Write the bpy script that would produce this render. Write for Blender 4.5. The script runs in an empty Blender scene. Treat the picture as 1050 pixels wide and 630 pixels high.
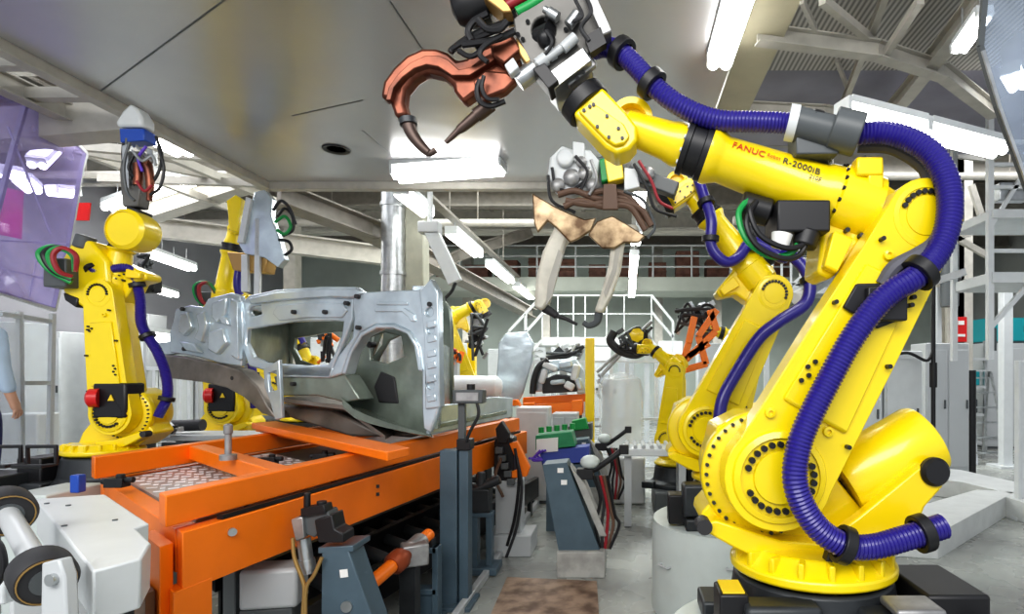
import bpy, bmesh, math, random
from mathutils import Vector, Matrix
random.seed(7)
PI = math.pi
R = math.radians
C = bpy.context.scene.collection
F_PX, VX, VY, HC = 600.0, 640.0, 383.0, 1.7      # focal length, principal point (px of a 1050x630 frame), eye height

# ------------------------------------------------------------------ placing helpers
def P(px, py, Y):
    return Vector(((px - VX) / F_PX * Y, Y, HC - (py - VY) / F_PX * Y))
def Zp(px, py, z):
    Y = F_PX * (HC - z) / (py - VY)
    return P(px, py, Y)
class VP:
    """a vertical plane through two ground points; pt() gives the place on it seen at a pixel"""
    def __init__(s, A, B):
        s.A = Vector((A[0], A[1], 0)); s.d = (Vector((B[0], B[1], 0)) - s.A).normalized()
        s.n = Vector((s.d.y, -s.d.x, 0))
        if s.n.y > 0: s.n = -s.n                    # towards the eye
    def pt(s, px, py, off=0.0):
        r = Vector(((px - VX) / F_PX, 1.0, -(py - VY) / F_PX))
        Y = (s.A + s.n * off).dot(s.n) / r.dot(s.n)
        return Vector((r.x * Y, Y, HC + r.z * Y))
    def pts(s, L, off=0.0):
        return [s.pt(a, b, off) for a, b in L]

# ------------------------------------------------------------------ materials
def mat(name, col, rough=.5, metal=0.0, noise=.0, nscale=6.0, col2=None, bump=0.0, bscale=40.0, emit=0.0, alpha=1.0, trans=0.0, coat=0.0, spec=.5):
    m = bpy.data.materials.new(name); m.use_nodes = True
    nt = m.node_tree; b = nt.nodes['Principled BSDF']
    b.inputs['Base Color'].default_value = (*col, 1)
    b.inputs['Roughness'].default_value = rough; b.inputs['Metallic'].default_value = metal
    b.inputs['Specular IOR Level'].default_value = spec
    if coat: b.inputs['Coat Weight'].default_value = coat; b.inputs['Coat Roughness'].default_value = .08
    if emit:
        b.inputs['Emission Color'].default_value = (*col, 1); b.inputs['Emission Strength'].default_value = emit
    if alpha < 1: b.inputs['Alpha'].default_value = alpha
    if trans: b.inputs['Transmission Weight'].default_value = trans
    if noise or col2 or bump:
        tc = nt.nodes.new('ShaderNodeTexCoord')
    if noise or col2:
        n = nt.nodes.new('ShaderNodeTexNoise'); n.inputs['Scale'].default_value = nscale; n.inputs['Detail'].default_value = 5
        nt.links.new(tc.outputs['Object'], n.inputs['Vector'])
        cr = nt.nodes.new('ShaderNodeValToRGB')
        c2 = col2 if col2 else tuple(c * (1 - noise) for c in col)
        cr.color_ramp.elements[0].position = .35; cr.color_ramp.elements[1].position = .62
        cr.color_ramp.elements[0].color = (*c2, 1); cr.color_ramp.elements[1].color = (*col, 1)
        nt.links.new(n.outputs['Fac'], cr.inputs['Fac']); nt.links.new(cr.outputs['Color'], b.inputs['Base Color'])
    if bump:
        n2 = nt.nodes.new('ShaderNodeTexNoise'); n2.inputs['Scale'].default_value = bscale
        bp = nt.nodes.new('ShaderNodeBump'); bp.inputs['Strength'].default_value = bump; bp.inputs['Distance'].default_value = .02
        nt.links.new(tc.outputs['Object'], n2.inputs['Vector']); nt.links.new(n2.outputs['Fac'], bp.inputs['Height'])
        nt.links.new(bp.outputs['Normal'], b.inputs['Normal'])
    return m
M = {}
M['yellow'] = mat('yellow_paint', (.92, .70, .004), .28, noise=.08, nscale=2.5, coat=.4)
M['yellow2'] = mat('yellow_paint_cover', (.90, .65, .004), .3, coat=.3)
M['orange'] = mat('orange_paint', (.95, .215, .006), .38, noise=.10, nscale=3)
M['hose'] = mat('blue_hose', (.022, .013, .22), .34, coat=.3)
M['black'] = mat('black_plastic', (.012, .012, .014), .42)
M['rubber'] = mat('dark_rubber', (.03, .03, .033), .6)
M['dark'] = mat('dark_cast_iron', (.045, .05, .055), .42, metal=.3, noise=.3)
M['dgrey'] = mat('dark_grey_paint', (.09, .10, .105), .4)
M['steel'] = mat('brushed_steel', (.55, .57, .58), .3, metal=.85, noise=.25, nscale=12)
M['alu'] = mat('cast_aluminium', (.42, .42, .42), .42, metal=.6, noise=.35, nscale=10)
M['chrome'] = mat('polished_rod', (.8, .8, .82), .12, metal=1)
M['gunplate'] = mat('grey_tool_plate', (.17, .165, .155), .45, metal=.4, noise=.25)
M['copper'] = mat('copper_jaw', (.25, .085, .05), .36, metal=.7, noise=.45, nscale=9, col2=(.085, .032, .022))
M['bronze'] = mat('bronze_electrode', (.10, .07, .06), .42, metal=.6)
M['brass'] = mat('brass_block', (.50, .32, .12), .4, metal=.7)
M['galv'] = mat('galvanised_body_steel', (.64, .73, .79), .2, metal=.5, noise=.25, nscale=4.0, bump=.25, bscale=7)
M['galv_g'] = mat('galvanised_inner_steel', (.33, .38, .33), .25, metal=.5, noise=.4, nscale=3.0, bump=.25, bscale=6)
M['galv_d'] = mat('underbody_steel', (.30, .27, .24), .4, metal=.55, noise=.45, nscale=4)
M['bluegrey'] = mat('blue_grey_paint', (.085, .13, .165), .38, noise=.15)
M['white'] = mat('white_paint', (.66, .69, .70), .35, noise=.06)
M['offwhite'] = mat('drum_grey_white', (.60, .66, .64), .35, noise=.07)
M['lightgrey'] = mat('light_grey_paint', (.47, .49, .50), .35)
M['beige'] = mat('beige_girder_paint', (.50, .48, .43), .5, noise=.15)
M['beige_d'] = mat('brown_girder_paint', (.26, .24, .21), .5, noise=.2)
M['red'] = mat('red_plastic', (.60, .015, .015), .35)
M['green'] = mat('green_cable', (.01, .30, .07), .4)
M['redhose'] = mat('dark_red_hose', (.30, .02, .03), .4)
M['blue'] = mat('blue_enamel', (.02, .08, .42), .35)
M['purple'] = mat('violet_cable', (.12, .05, .5), .4)
M['jaw'] = mat('pale_insulated_jaw', (.76, .73, .63), .4, noise=.2, nscale=8)
M['scorch'] = mat('scorched_sheet', (.44, .33, .20), .3, metal=.5, col2=(.10, .055, .025), nscale=9)
M['cablebrown'] = mat('brown_cable_sleeve', (.13, .075, .05), .55)
M['glass'] = None
M['label'] = mat('white_sticker', (.8, .8, .78), .5)
M['ylabel'] = mat('yellow_sticker', (.85, .62, .03), .5)
M['rust'] = mat('rusty_floor_plate', (.34, .24, .17), .6, col2=(.12, .07, .045), nscale=7)
M['concrete'] = mat('concrete_block', (.42, .42, .40), .6, noise=.3, nscale=9)
M['teal'] = mat('teal_enamel', (.01, .30, .34), .35)
M['shirt'] = mat('pale_blue_cloth', (.45, .58, .74), .8, noise=.1)
M['navy'] = mat('navy_cloth', (.025, .03, .12), .85)
M['skin'] = mat('skin', (.55, .33, .24), .5)
M['hair'] = mat('dark_hair', (.03, .02, .015), .7)
M['deck'] = mat('roof_deck', (.12, .115, .10), .6, noise=.3, nscale=2)
M['brownstock'] = mat('brown_crate', (.22, .10, .07), .6, noise=.4, nscale=5)
M['ink'] = mat('dark_lettering', (.05, .05, .05), .5)
M['redink'] = mat('red_lettering', (.55, .02, .01), .5)
M['tube'] = mat('fluorescent_glow', (1, .99, .96), .4, emit=9)
M['tube_far'] = mat('fluorescent_glow_far', (1, .99, .97), .4, emit=9)
M['trans'] = mat('cloudy_plastic', (.80, .84, .84), .25, alpha=.32)
M['stud'] = mat('worn_stud_metal', (.78, .78, .79), .35, metal=.3)

def glass_mat(name, tint, op, rough=.04):
    m = bpy.data.materials.new(name); m.use_nodes = True
    nt = m.node_tree; nt.nodes.clear()
    o = nt.nodes.new('ShaderNodeOutputMaterial'); mx = nt.nodes.new('ShaderNodeMixShader')
    t = nt.nodes.new('ShaderNodeBsdfTransparent'); b = nt.nodes.new('ShaderNodeBsdfPrincipled')
    t.inputs['Color'].default_value = (*[min(1, .55 + .45 * c / max(tint)) for c in tint], 1)
    b.inputs['Base Color'].default_value = (*tint, 1); b.inputs['Roughness'].default_value = rough
    nz = nt.nodes.new('ShaderNodeTexNoise'); nz.inputs['Scale'].default_value = 2.2
    tc = nt.nodes.new('ShaderNodeTexCoord'); mp = nt.nodes.new('ShaderNodeMapRange')
    mp.inputs['From Min'].default_value = .3; mp.inputs['From Max'].default_value = .7
    mp.inputs['To Min'].default_value = op * .5; mp.inputs['To Max'].default_value = min(1, op * 1.5)
    nt.links.new(tc.outputs['Object'], nz.inputs['Vector']); nt.links.new(nz.outputs['Fac'], mp.inputs['Value'])
    nt.links.new(mp.outputs[0], mx.inputs[0]); nt.links.new(t.outputs[0], mx.inputs[1]); nt.links.new(b.outputs[0], mx.inputs[2])
    nt.links.new(mx.outputs[0], o.inputs['Surface'])
    return m
M['glass'] = glass_mat('clear_screen', (.75, .78, .82), .16)
M['violet_glass'] = glass_mat('violet_tinted_screen', (.50, .44, .74), .27)

def tread_mat():
    m = bpy.data.materials.new('tread_plate'); m.use_nodes = True
    nt = m.node_tree; b = nt.nodes['Principled BSDF']
    b.inputs['Metallic'].default_value = .4; b.inputs['Roughness'].default_value = .34
    b.inputs['Base Color'].default_value = (.42, .41, .40, 1)
    return m
M['tread'] = tread_mat()

def floor_mat():
    m = bpy.data.materials.new('floor_concrete'); m.use_nodes = True
    nt = m.node_tree; b = nt.nodes['Principled BSDF']
    tc = nt.nodes.new('ShaderNodeTexCoord'); n = nt.nodes.new('ShaderNodeTexNoise'); n.inputs['Scale'].default_value = .9; n.inputs['Detail'].default_value = 8
    cr = nt.nodes.new('ShaderNodeValToRGB'); cr.color_ramp.elements[0].color = (.22, .225, .215, 1); cr.color_ramp.elements[1].color = (.43, .45, .42, 1)
    cr.color_ramp.elements[0].position = .35; cr.color_ramp.elements[1].position = .65
    n2 = nt.nodes.new('ShaderNodeTexNoise'); n2.inputs['Scale'].default_value = 3; mr = nt.nodes.new('ShaderNodeMapRange')
    mr.inputs['To Min'].default_value = .12; mr.inputs['To Max'].default_value = .42
    L = nt.links.new
    L(tc.outputs['Object'], n.inputs['Vector']); L(n.outputs['Fac'], cr.inputs[0]); L(cr.outputs[0], b.inputs['Base Color'])
    L(tc.outputs['Object'], n2.inputs['Vector']); L(n2.outputs['Fac'], mr.inputs[0]); L(mr.outputs[0], b.inputs['Roughness'])
    return m
M['floor'] = floor_mat()

def panel_mat():
    m = bpy.data.materials.new('ceiling_sheet_metal'); m.use_nodes = True
    nt = m.node_tree; b = nt.nodes['Principled BSDF']
    b.inputs['Metallic'].default_value = .6; b.inputs['Roughness'].default_value = .27
    tc = nt.nodes.new('ShaderNodeTexCoord'); n = nt.nodes.new('ShaderNodeTexNoise'); n.inputs['Scale'].default_value = .7; n.inputs['Detail'].default_value = 6
    cr = nt.nodes.new('ShaderNodeValToRGB'); cr.color_ramp.elements[0].color = (.46, .46, .50, 1); cr.color_ramp.elements[1].color = (.62, .62, .60, 1)
    n2 = nt.nodes.new('ShaderNodeTexNoise'); n2.inputs['Scale'].default_value = 1.2
    bp = nt.nodes.new('ShaderNodeBump'); bp.inputs['Strength'].default_value = .25; bp.inputs['Distance'].default_value = .06
    L = nt.links.new
    L(tc.outputs['Object'], n.inputs['Vector']); L(n.outputs['Fac'], cr.inputs[0]); L(cr.outputs[0], b.inputs['Base Color'])
    L(tc.outputs['Object'], n2.inputs['Vector']); L(n2.outputs['Fac'], bp.inputs['Height']); L(bp.outputs[0], b.inputs['Normal'])
    return m
M['panel'] = panel_mat()

def perf_mat():
    m = bpy.data.materials.new('corrugated_deck'); m.use_nodes = True
    nt = m.node_tree; b = nt.nodes['Principled BSDF']; b.inputs['Roughness'].default_value = .5
    tc = nt.nodes.new('ShaderNodeTexCoord'); w = nt.nodes.new('ShaderNodeTexWave'); w.inputs['Scale'].default_value = 7.0
    cr = nt.nodes.new('ShaderNodeValToRGB'); cr.color_ramp.elements[0].color = (.20, .19, .18, 1); cr.color_ramp.elements[1].color = (.58, .56, .52, 1)
    nt.links.new(tc.outputs['Object'], w.inputs['Vector']); nt.links.new(w.outputs['Fac'], cr.inputs[0]); nt.links.new(cr.outputs[0], b.inputs['Base Color'])
    return m
M['perf'] = perf_mat()

# ------------------------------------------------------------------ mesh helpers
def spline(pts, n=8):
    pts = [Vector(p) for p in pts]
    if len(pts) < 3: return pts
    E = [2 * pts[0] - pts[1]] + pts + [2 * pts[-1] - pts[-2]]
    out = []
    for i in range(1, len(E) - 2):
        p0, p1, p2, p3 = E[i - 1], E[i], E[i + 1], E[i + 2]
        for j in range(n):
            t = j / n
            out.append(.5 * ((2 * p1) + (p2 - p0) * t + (2 * p0 - 5 * p1 + 4 * p2 - p3) * t * t + (3 * p1 - p0 - 3 * p2 + p3) * t ** 3))
    out.append(pts[-1]); return out
def resample(pts, step):
    out = [pts[0].copy()]; acc = 0
    for a, b in zip(pts, pts[1:]):
        l = (b - a).length
        if l < 1e-9: continue
        t = step - acc
        while t <= l:
            out.append(a.lerp(b, t / l)); t += step
        acc = l - (t - step)
    return out
SPLIT = {'signal_cable', 'brass_block', 'white_box', 'side_plate', 'jaw_cable', 'copper_block', 'support', 'fitting', 'valve_row', 'label_plate', 'latch_slot', 'green_cap', 'arm_bolt', 'black_cable', 'grey_sleeve', 'housing_bolt', 'cover_screw', 'inner_motor', 'post_channel'}
class MB:
    def __init__(s): s.bm = bmesh.new()
    def box(s, c, size, rot=None):
        m = Matrix.Translation(Vector(c))
        if rot is not None: m = m @ (rot.to_4x4() if not isinstance(rot, (int, float)) else Matrix.Rotation(rot, 4, 'Z'))
        m = m @ Matrix.Diagonal((*size, 1))
        bmesh.ops.create_cube(s.bm, size=1, matrix=m); return s
    def bar(s, a, b, w, h=None, up=(0, 0, 1)):
        a, b = Vector(a), Vector(b); h = w if h is None else h
        d = (b - a); L = d.length
        if L < 1e-6: return s
        d.normalize(); u = Vector(up)
        if abs(d.dot(u)) > .98: u = Vector((1, 0, 0)) if abs(d.x) < .9 else Vector((0, 1, 0))
        x = d.cross(u).normalized(); z = x.cross(d).normalized()
        m = Matrix((x, d, z)).transposed()
        return s.box((a + b) / 2, (w, L, h), m)
    def cyl(s, a, b, r0, r1=None, n=20, cap=True):
        a, b = Vector(a), Vector(b); r1 = r0 if r1 is None else r1
        d = b - a
        m = Matrix.Translation((a + b) / 2) @ d.to_track_quat('Z', 'Y').to_matrix().to_4x4()
        bmesh.ops.create_cone(s.bm, cap_ends=cap, segments=n, radius1=r0, radius2=r1, depth=d.length, matrix=m); return s
    def ball(s, c, r, sc=(1, 1, 1), n=16):
        m = Matrix.Translation(Vector(c)) @ Matrix.Diagonal((*sc, 1))
        bmesh.ops.create_uvsphere(s.bm, u_segments=n, v_segments=max(6, n // 2), radius=r, matrix=m); return s
    def rings(s, rows, closed=True):
        vs = [[s.bm.verts.new(p) for p in row] for row in rows]
        n = len(vs[0])
        for a, b in zip(vs, vs[1:]):
            for i in range(n):
                s.bm.faces.new((a[i], a[(i + 1) % n], b[(i + 1) % n], b[i]))
        if closed:
            s.bm.faces.new(vs[0][::-1]); s.bm.faces.new(vs[-1])
        return s
    def tube(s, pts, r, n=10, smooth=6, corr=0.0, pitch=.02):
        p = spline(pts, smooth) if smooth else [Vector(q) for q in pts]
        if corr: p = resample(spline(pts, 20), pitch / 2)
        rad = r if callable(r) else (lambda t: r)
        up = None; rows = []
        for i, q in enumerate(p):
            d = (p[min(i + 1, len(p) - 1)] - p[max(i - 1, 0)])
            if d.length < 1e-9: continue
            d.normalize()
            if up is None: up = d.orthogonal().normalized()
            up = (up - d * up.dot(d)); up.normalize(); side = d.cross(up)
            rr = rad(i / max(1, len(p) - 1))
            if corr and i % 2: rr *= (1 - corr)
            rows.append([q + (up * math.cos(2 * PI * k / n) + side * math.sin(2 * PI * k / n)) * rr for k in range(n)])
        return s.rings(rows)
    def lathe(s, a, axis, prof, n=24, closed=True):
        a = Vector(a); d = Vector(axis).normalized(); u = d.orthogonal().normalized(); v = d.cross(u)
        return s.rings([[a + d * h + (u * math.cos(2 * PI * k / n) + v * math.sin(2 * PI * k / n)) * max(r, 1e-4) for k in range(n)] for r, h in prof], closed)
    def plate(s, loop, ext, holes=()):
        """a flat outline (3-D points) with holes, thickened by the vector ext"""
        ext = Vector(ext); edges = []; 
        b2 = bmesh.new()
        for lp in [loop] + list(holes):
            vs = [b2.verts.new(p) for p in lp]
            edges += [b2.edges.new((vs[i], vs[(i + 1) % len(vs)])) for i in range(len(vs))]
        if holes:
            bmesh.ops.triangle_fill(b2, use_beauty=True, use_dissolve=False, edges=edges)
        else:
            f = b2.faces.new(b2.verts[:]); f.normal_update()
            bmesh.ops.triangulate(b2, faces=[f])
        r = bmesh.ops.extrude_face_region(b2, geom=b2.faces[:])
        bmesh.ops.translate(b2, verts=[v for v in r['geom'] if isinstance(v, bmesh.types.BMVert)], vec=ext)
        me = bpy.data.meshes.new('t'); b2.to_mesh(me); b2.free(); s.bm.from_mesh(me); bpy.data.meshes.remove(me); return s
    def build(s, name, m, parent=None, bevel=0.0, smooth=35, mods=None):
        if name in SPLIT:
            s.bm.verts.index_update(); seen = set(); comps = []
            for v in s.bm.verts:
                if v in seen: continue
                st = [v]; comp = set()
                while st:
                    q = st.pop()
                    if q in comp: continue
                    comp.add(q); st += [e.other_vert(q) for e in q.link_edges]
                seen |= comp; comps.append(comp)
            if len(comps) > 1:
                o = None
                for comp in comps:
                    n_ = MB(); n_.local = getattr(s, 'local', False); mp = {v: n_.bm.verts.new(v.co) for v in comp}
                    for f in {f for v in comp for f in v.link_faces}: n_.bm.faces.new([mp[v] for v in f.verts])
                    SPLIT.discard(name); o = n_.build(name, m, parent, bevel, smooth); SPLIT.add(name)
                s.bm.free(); return o
        bmesh.ops.recalc_face_normals(s.bm, faces=s.bm.faces[:])
        me = bpy.data.meshes.new(name)
        if parent is not None:
            q = parent
            while q.parent is not None: q = q.parent
            if q.type == 'EMPTY':
                s.bm.transform((Matrix.Translation(q.location) @ q.rotation_euler.to_matrix().to_4x4()).inverted()) if not getattr(s, 'local', False) else None
        s.bm.to_mesh(me); s.bm.free()
        for p in me.polygons: p.use_smooth = True
        me.set_sharp_from_angle(angle=R(smooth))
        me.materials.append(M[m] if isinstance(m, str) else m)
        o = bpy.data.objects.new(name, me); C.objects.link(o)
        if parent is not None: o.parent = parent
        if bevel:
            bv = o.modifiers.new('bevel', 'BEVEL'); bv.width = bevel; bv.segments = 2; bv.limit_method = 'ANGLE'; bv.angle_limit = R(40)
        return o
def LMB():
    m = MB(); m.local = True; return m
def tag(o, label, cat, group=None, kind=None):
    o['label'] = label; o['category'] = cat
    if group: o['group'] = group
    if kind: o['kind'] = kind
    return o
def thing(name, label, cat, loc=(0, 0, 0), rz=0.0, group=None):
    o = bpy.data.objects.new(name, None); C.objects.link(o); o.location = loc; o.rotation_euler = (0, 0, rz); o.empty_display_size = .1
    return tag(o, label, cat, group)
def struct(name, mb, m, **k):
    o = mb.build(name, m, **k); o['kind'] = 'structure'; return o
def copy_tree(o, parent=None):
    c = o.copy(); C.objects.link(c); c.parent = parent
    for ch in list(o.children): copy_tree(ch, c)
    return c
ORD = ['first', 'second', 'third', 'fourth', 'fifth', 'sixth', 'seventh', 'eighth', 'ninth', 'tenth']
# ================================================================== SETTING
struct('floor', MB().box((0, 9.5, -.1), (27, 27, .2)), 'floor')
struct('wall_back', MB().box((0, 22.6, 3.4), (27, .2, 6.8)), mat('back_wall_paint', (.62, .69, .64), .6, noise=.2, nscale=.6))
struct('wall_left', MB().box((-13.2, 10, 3.4), (.2, 25, 6.8)), mat('left_wall_paint', (.50, .50, .55), .6, noise=.2, nscale=.5))
struct('wall_right', MB().box((13.2, 10, 3.4), (.2, 25, 6.8)), mat('right_wall_paint', (.52, .53, .53), .6, noise=.2, nscale=.5))
struct('ceiling', MB().box((0, 14, 6.75), (27, 18, .1)), 'deck')
# low sheet-metal ceiling over the cell, four sheets with dark seams
pn = MB()
seam = MB()
pn.box((-1.895, 4.42, 4.23), (5.51, 6.45, .05))
cp = struct('ceiling_panel', pn, 'panel')
for a, b in (((104, 93), (236, -4)), ((300, 119), (372, 103)), ((400, 2), (438, 58)), ((372, 134), (400, 158))):
    MB().bar(Zp(*a, 4.2035), Zp(*b, 4.2035), .012, .004).build('panel_seam', 'dgrey', cp)
v = Zp(345, 153.5, 4.2)
vent = MB().lathe((v.x, v.y, 4.203), (0, 0, -1), [(.02, 0), (.10, 0), (.13, .012), (.145, .012), (.145, -.0)], n=28).build('ceiling_vent', 'black')
tag(vent, 'small round black vent hole in the grey sheet-metal ceiling', 'vent')
e = MB().bar((-4.72, 1.2, 4.2), (-4.72, 7.8, 4.2), .12, .16); e.bar((-4.7, 7.74, 4.2), (.9, 7.74, 4.2), .12, .16)
struct('trim_1', e, 'beige', bevel=.01)
e = MB().bar((1.05, 2.2, 4.28), (1.05, 5.9, 4.28), .32, .06)
struct('trim_2', e, mat('pale_ochre_sheet', (.50, .46, .33), .45, noise=.25, nscale=1.5))

def beam(pts, w, h, m='beige'):
    b = MB()
    for p, q in zip(pts, pts[1:]):
        p, q = Vector(p), Vector(q)
        b.bar(p, q, w * .22, h)
        b.bar(p + Vector((0, 0, h / 2)), q + Vector((0, 0, h / 2)), w, h * .1)
        b.bar(p - Vector((0, 0, h / 2)), q - Vector((0, 0, h / 2)), w, h * .1)
    return struct('ceiling_beam', b, m)
for i, y in enumerate((8.2, 10.4, 12.6, 15.0, 17.4, 19.8)):
    beam([(-13, y, 6.25), (13, y, 6.25)], .32, .55, 'beige_d' if i % 2 else 'beige')
for x in (-11.5, -9.6, -7.7, -5.8, -3.9, -1.2, 1.4, 3.4, 5.4, 7.6, 9.8):
    beam([(x, 5.2, 6.58), (x, 22, 6.58)], .12, .16, 'beige_d')
# ladder girder beside the low ceiling and braces
beam([(-5.45, 3.2, 4.25), (-5.45, 6.0, 4.25)], .14, .16)
for y in (3.7, 4.25, 4.8, 5.35):
    struct('ceiling_beam', MB().bar((-5.45, y, 4.25), (-4.78, y, 4.25), .10, .1), 'beige')
struct('ceiling_beam', MB().bar((-6.3, 5.6, 4.0), (-4.75, 6.05, 4.35), .3, .3), 'beige')
for (a, b) in (((-8.6, 8, 4.9), (-5, 8.3, 4.7)), ((-8.6, 9.6, 4.9), (-5, 9.3, 4.7)), ((-7.9, 7, 4.9), (-7.6, 12, 4.9)), ((-6.6, 7, 4.8), (-6.4, 12, 4.9)), ((-8, 8.2, 4.9), (-6.3, 9.8, 4.9))):
    struct('ceiling_beam', MB().bar(a, b, .1, .12), 'beige')
beam([P(140, 222, 12), P(292, 172, 10)], .3, .34)
beam([P(150, 232, 12.5), P(392, 262, 14)], .3, .4)
beam([P(395, 300, 14.5), P(470, 262, 16), P(545, 238, 17)], .3, .3, 'beige_d')
beam([P(286, 200, 8.0), P(380, 236, 9.5), P(430, 262, 11), P(545, 322, 19)], .36, .26, 'beige_d')
# right-hand bay: girders, corrugated decks and braces
beam([(1.0, 4.40, 4.25), (2.0, 4.62, 4.25), (2.7, 4.95, 4.25), (3.6, 5.7, 4.25)], .10, .12)
beam([(1.0, 5.75, 4.3), (2.0, 5.85, 4.3), (3.0, 6.2, 4.3), (4.4, 6.9, 4.3)], .10, .13)
beam([(2.42, 3.6, 4.3), (2.62, 5.4, 4.3), (2.68, 6.4, 4.3)], .12, .12)
beam([(1.7, 3.4, 4.4), (1.95, 4.6, 4.4), (2.2, 5.9, 4.4)], .05, .07)
struct('ceiling_beam', MB().bar(P(843, 0, 4.0), P(897, 44, 4.7), .05, .06), 'beige')
struct('ceiling_beam', MB().bar(P(944, 0, 4.0), P(905, 60, 4.7), .05, .06), 'beige')
struct('ceiling_beam', MB().bar(P(822, 0, 4.0), P(836, 30, 4.4), .03, .05), 'beige')
struct('ceiling_beam', MB().bar(P(858, 62, 5.4), P(872, 98, 5.8), .03, .05), 'beige')
d = MB(); d.box((2.2, 4.0, 4.62), (2.6, 3.2, .04)); struct('ceiling_panel_2', d, 'perf')
d = MB(); d.box((4.2, 6.7, 4.64), (6.6, 2.2, .04)); struct('ceiling_panel_3', d, mat('violet_grey_deck', (.30, .29, .36), .4, noise=.3, nscale=1.2))
d = MB(); d.box((5.6, 4.0, 4.64), (4.2, 3.2, .04)); struct('ceiling_panel_4', d, mat('bluish_deck', (.36, .35, .42), .35, noise=.3, nscale=1.2))
d = MB(); d.plate([P(760, 112, 7.5), P(880, 108, 7.5), P(1010, 128, 8.5), P(1010, 165, 8.5), P(880, 150, 7.5), P(760, 150, 7.5)], (0, .05, 0)); struct('trim_3', d, mat('pale_fascia', (.36, .35, .32), .5, noise=.2, nscale=2))
beam([P(770, 126, 7.2), P(880, 118, 7.2), P(1000, 138, 8.2)], .2, .14)
# columns and ducts
cbx = MB(); p = P(978, 330, 12); cbx.box((p.x, 12, 3.3), (.16, .5, 6.6)); cbx.box((p.x, 11.78, 3.3), (.5, .06, 6.6)); cbx.box((p.x, 12.22, 3.3), (.5, .06, 6.6))
struct('column_1', cbx, 'beige', bevel=.01)
cbx = MB(); p = P(428, 270, 9.6); cbx.box((p.x, 9.6, 3.3), (.3, .3, 6.6)); struct('column_2', cbx, mat('olive_column', (.42, .42, .34), .5, noise=.15), bevel=.02)
p = P(403, 270, 9.4); du = MB().lathe((p.x, 9.4, 0), (0, 0, 1), [(.01, 0), (.18, 0)] + [(r_, z_) for k in range(1, 6) for (r_, z_) in ((.18, k * 1.1 - .03), (.2, k * 1.1 - .03), (.2, k * 1.1 + .03), (.18, k * 1.1 + .03))] + [(.18, 6.4), (.01, 6.4)], n=20)
tag(du.build('ventilation_duct', 'steel'), 'round shiny metal duct standing beside the olive column', 'duct')
for i, (px, Y) in enumerate(((300, 15), (560, 20.5), (735, 20.5), (675, 21), (480, 20))):
    p = P(px, 300, Y); struct('column_%d' % (i + 3), MB().box((p.x, Y, 3.2), (.3, .3, 6.4)), 'beige')
# mezzanine
mz = MB().box((-.2, 18.6, 4.42), (12.4, 1.6, .42)); struct('mezzanine_slab', mz, mat('mezzanine_edge', (.42, .45, .40), .5, noise=.15, nscale=1))
mz = MB().box((0, 17.6, 6.02), (26, .3, .3)); struct('ceiling_beam', mz, mat('pale_girder', (.55, .54, .48), .5))
rl = MB()
for x in [(-6.2 + 1.18 * k) for k in range(11)]: rl.cyl((x, 17.85, 4.63), (x, 17.85, 5.62), .03, n=8)
for z in (4.95, 5.28, 5.6): rl.cyl((-6.3, 17.85, z), (5.7, 17.85, z), .03, n=8)
tag(rl.build('mezzanine_railing', 'lightgrey'), 'long pale tube railing along the mezzanine edge under the roof', 'railing')
for k in range(12):
    x = -5.6 + k * .95; w = .5 + .35 * random.random(); h = .45 + .5 * random.random()
    c = MB().box((x, 18.7, 4.63 + h / 2), (w, .6, h)); 
    for zz in (.2, .5, .8): c.box((x, 18.39, 4.63 + h * zz), (w + .02, .03, .05))
    tag(c.build('storage_crate', 'brownstock', bevel=.01), 'brown slatted crate behind the mezzanine railing, %s counted from the metal duct end' % (ORD + ['eleventh', 'twelfth'])[k], 'crate', 'brown crates on the mezzanine')

# kerbs and floor plates
def slab(name, pts, h, m, z=0.0):
    b = MB().plate([Vector((p.x, p.y, z)) for p in pts], (0, 0, h)); return struct(name, b, m, bevel=.008)
kerb_m = mat('kerb_paint', (.62, .64, .63), .45, noise=.1)
def ground(px, py, z=0.0): return Zp(px, py, z)
kz = .24
slab('trim_4', [ground(880, 474, kz), ground(985, 482, kz), ground(1090, 505, kz), ground(1090, 519, kz), ground(985, 494, kz), ground(880, 484, kz)], kz, kerb_m)
slab('trim_5', [ground(1002, 502, kz), ground(1040, 505, kz), ground(962, 547, kz), ground(922, 545, kz), ground(860, 556, kz), ground(850, 545, kz)], kz, kerb_m)
slab('trim_6', [ground(1040, 498, kz), ground(1100, 512, kz), ground(1100, 530, kz), ground(1016, 505, kz)], kz - .002, kerb_m)
rp = [Zp(520, 592, .012), Zp(612, 596, .012), Zp(616, 660, .012), Zp(490, 660, .012)]
tag(MB().plate([Vector((p.x, p.y, 0)) for p in rp], (0, 0, .012)).build('floor_plate', 'rust'), 'rusty brown steel plate lying on the floor before the slanted console', 'plate')
kb = MB().bar(Zp(466, 634, .03) , Zp(519, 560, .03), .05, .06); kb.bar(Zp(519, 560, .03) , Zp(556, 508, .03), .05, .06)
tag(kb.build('floor_rail', 'lightgrey', bevel=.005), 'pale guide rail on the floor running along the orange line', 'rail')
kb = MB().bar(Zp(566, 528, .05), Zp(640, 470, .05), .10, .1)
tag(kb.build('floor_rail', 'white', bevel=.005), 'white floor rail passing behind the slanted blue-grey consoles', 'rail')

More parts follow.
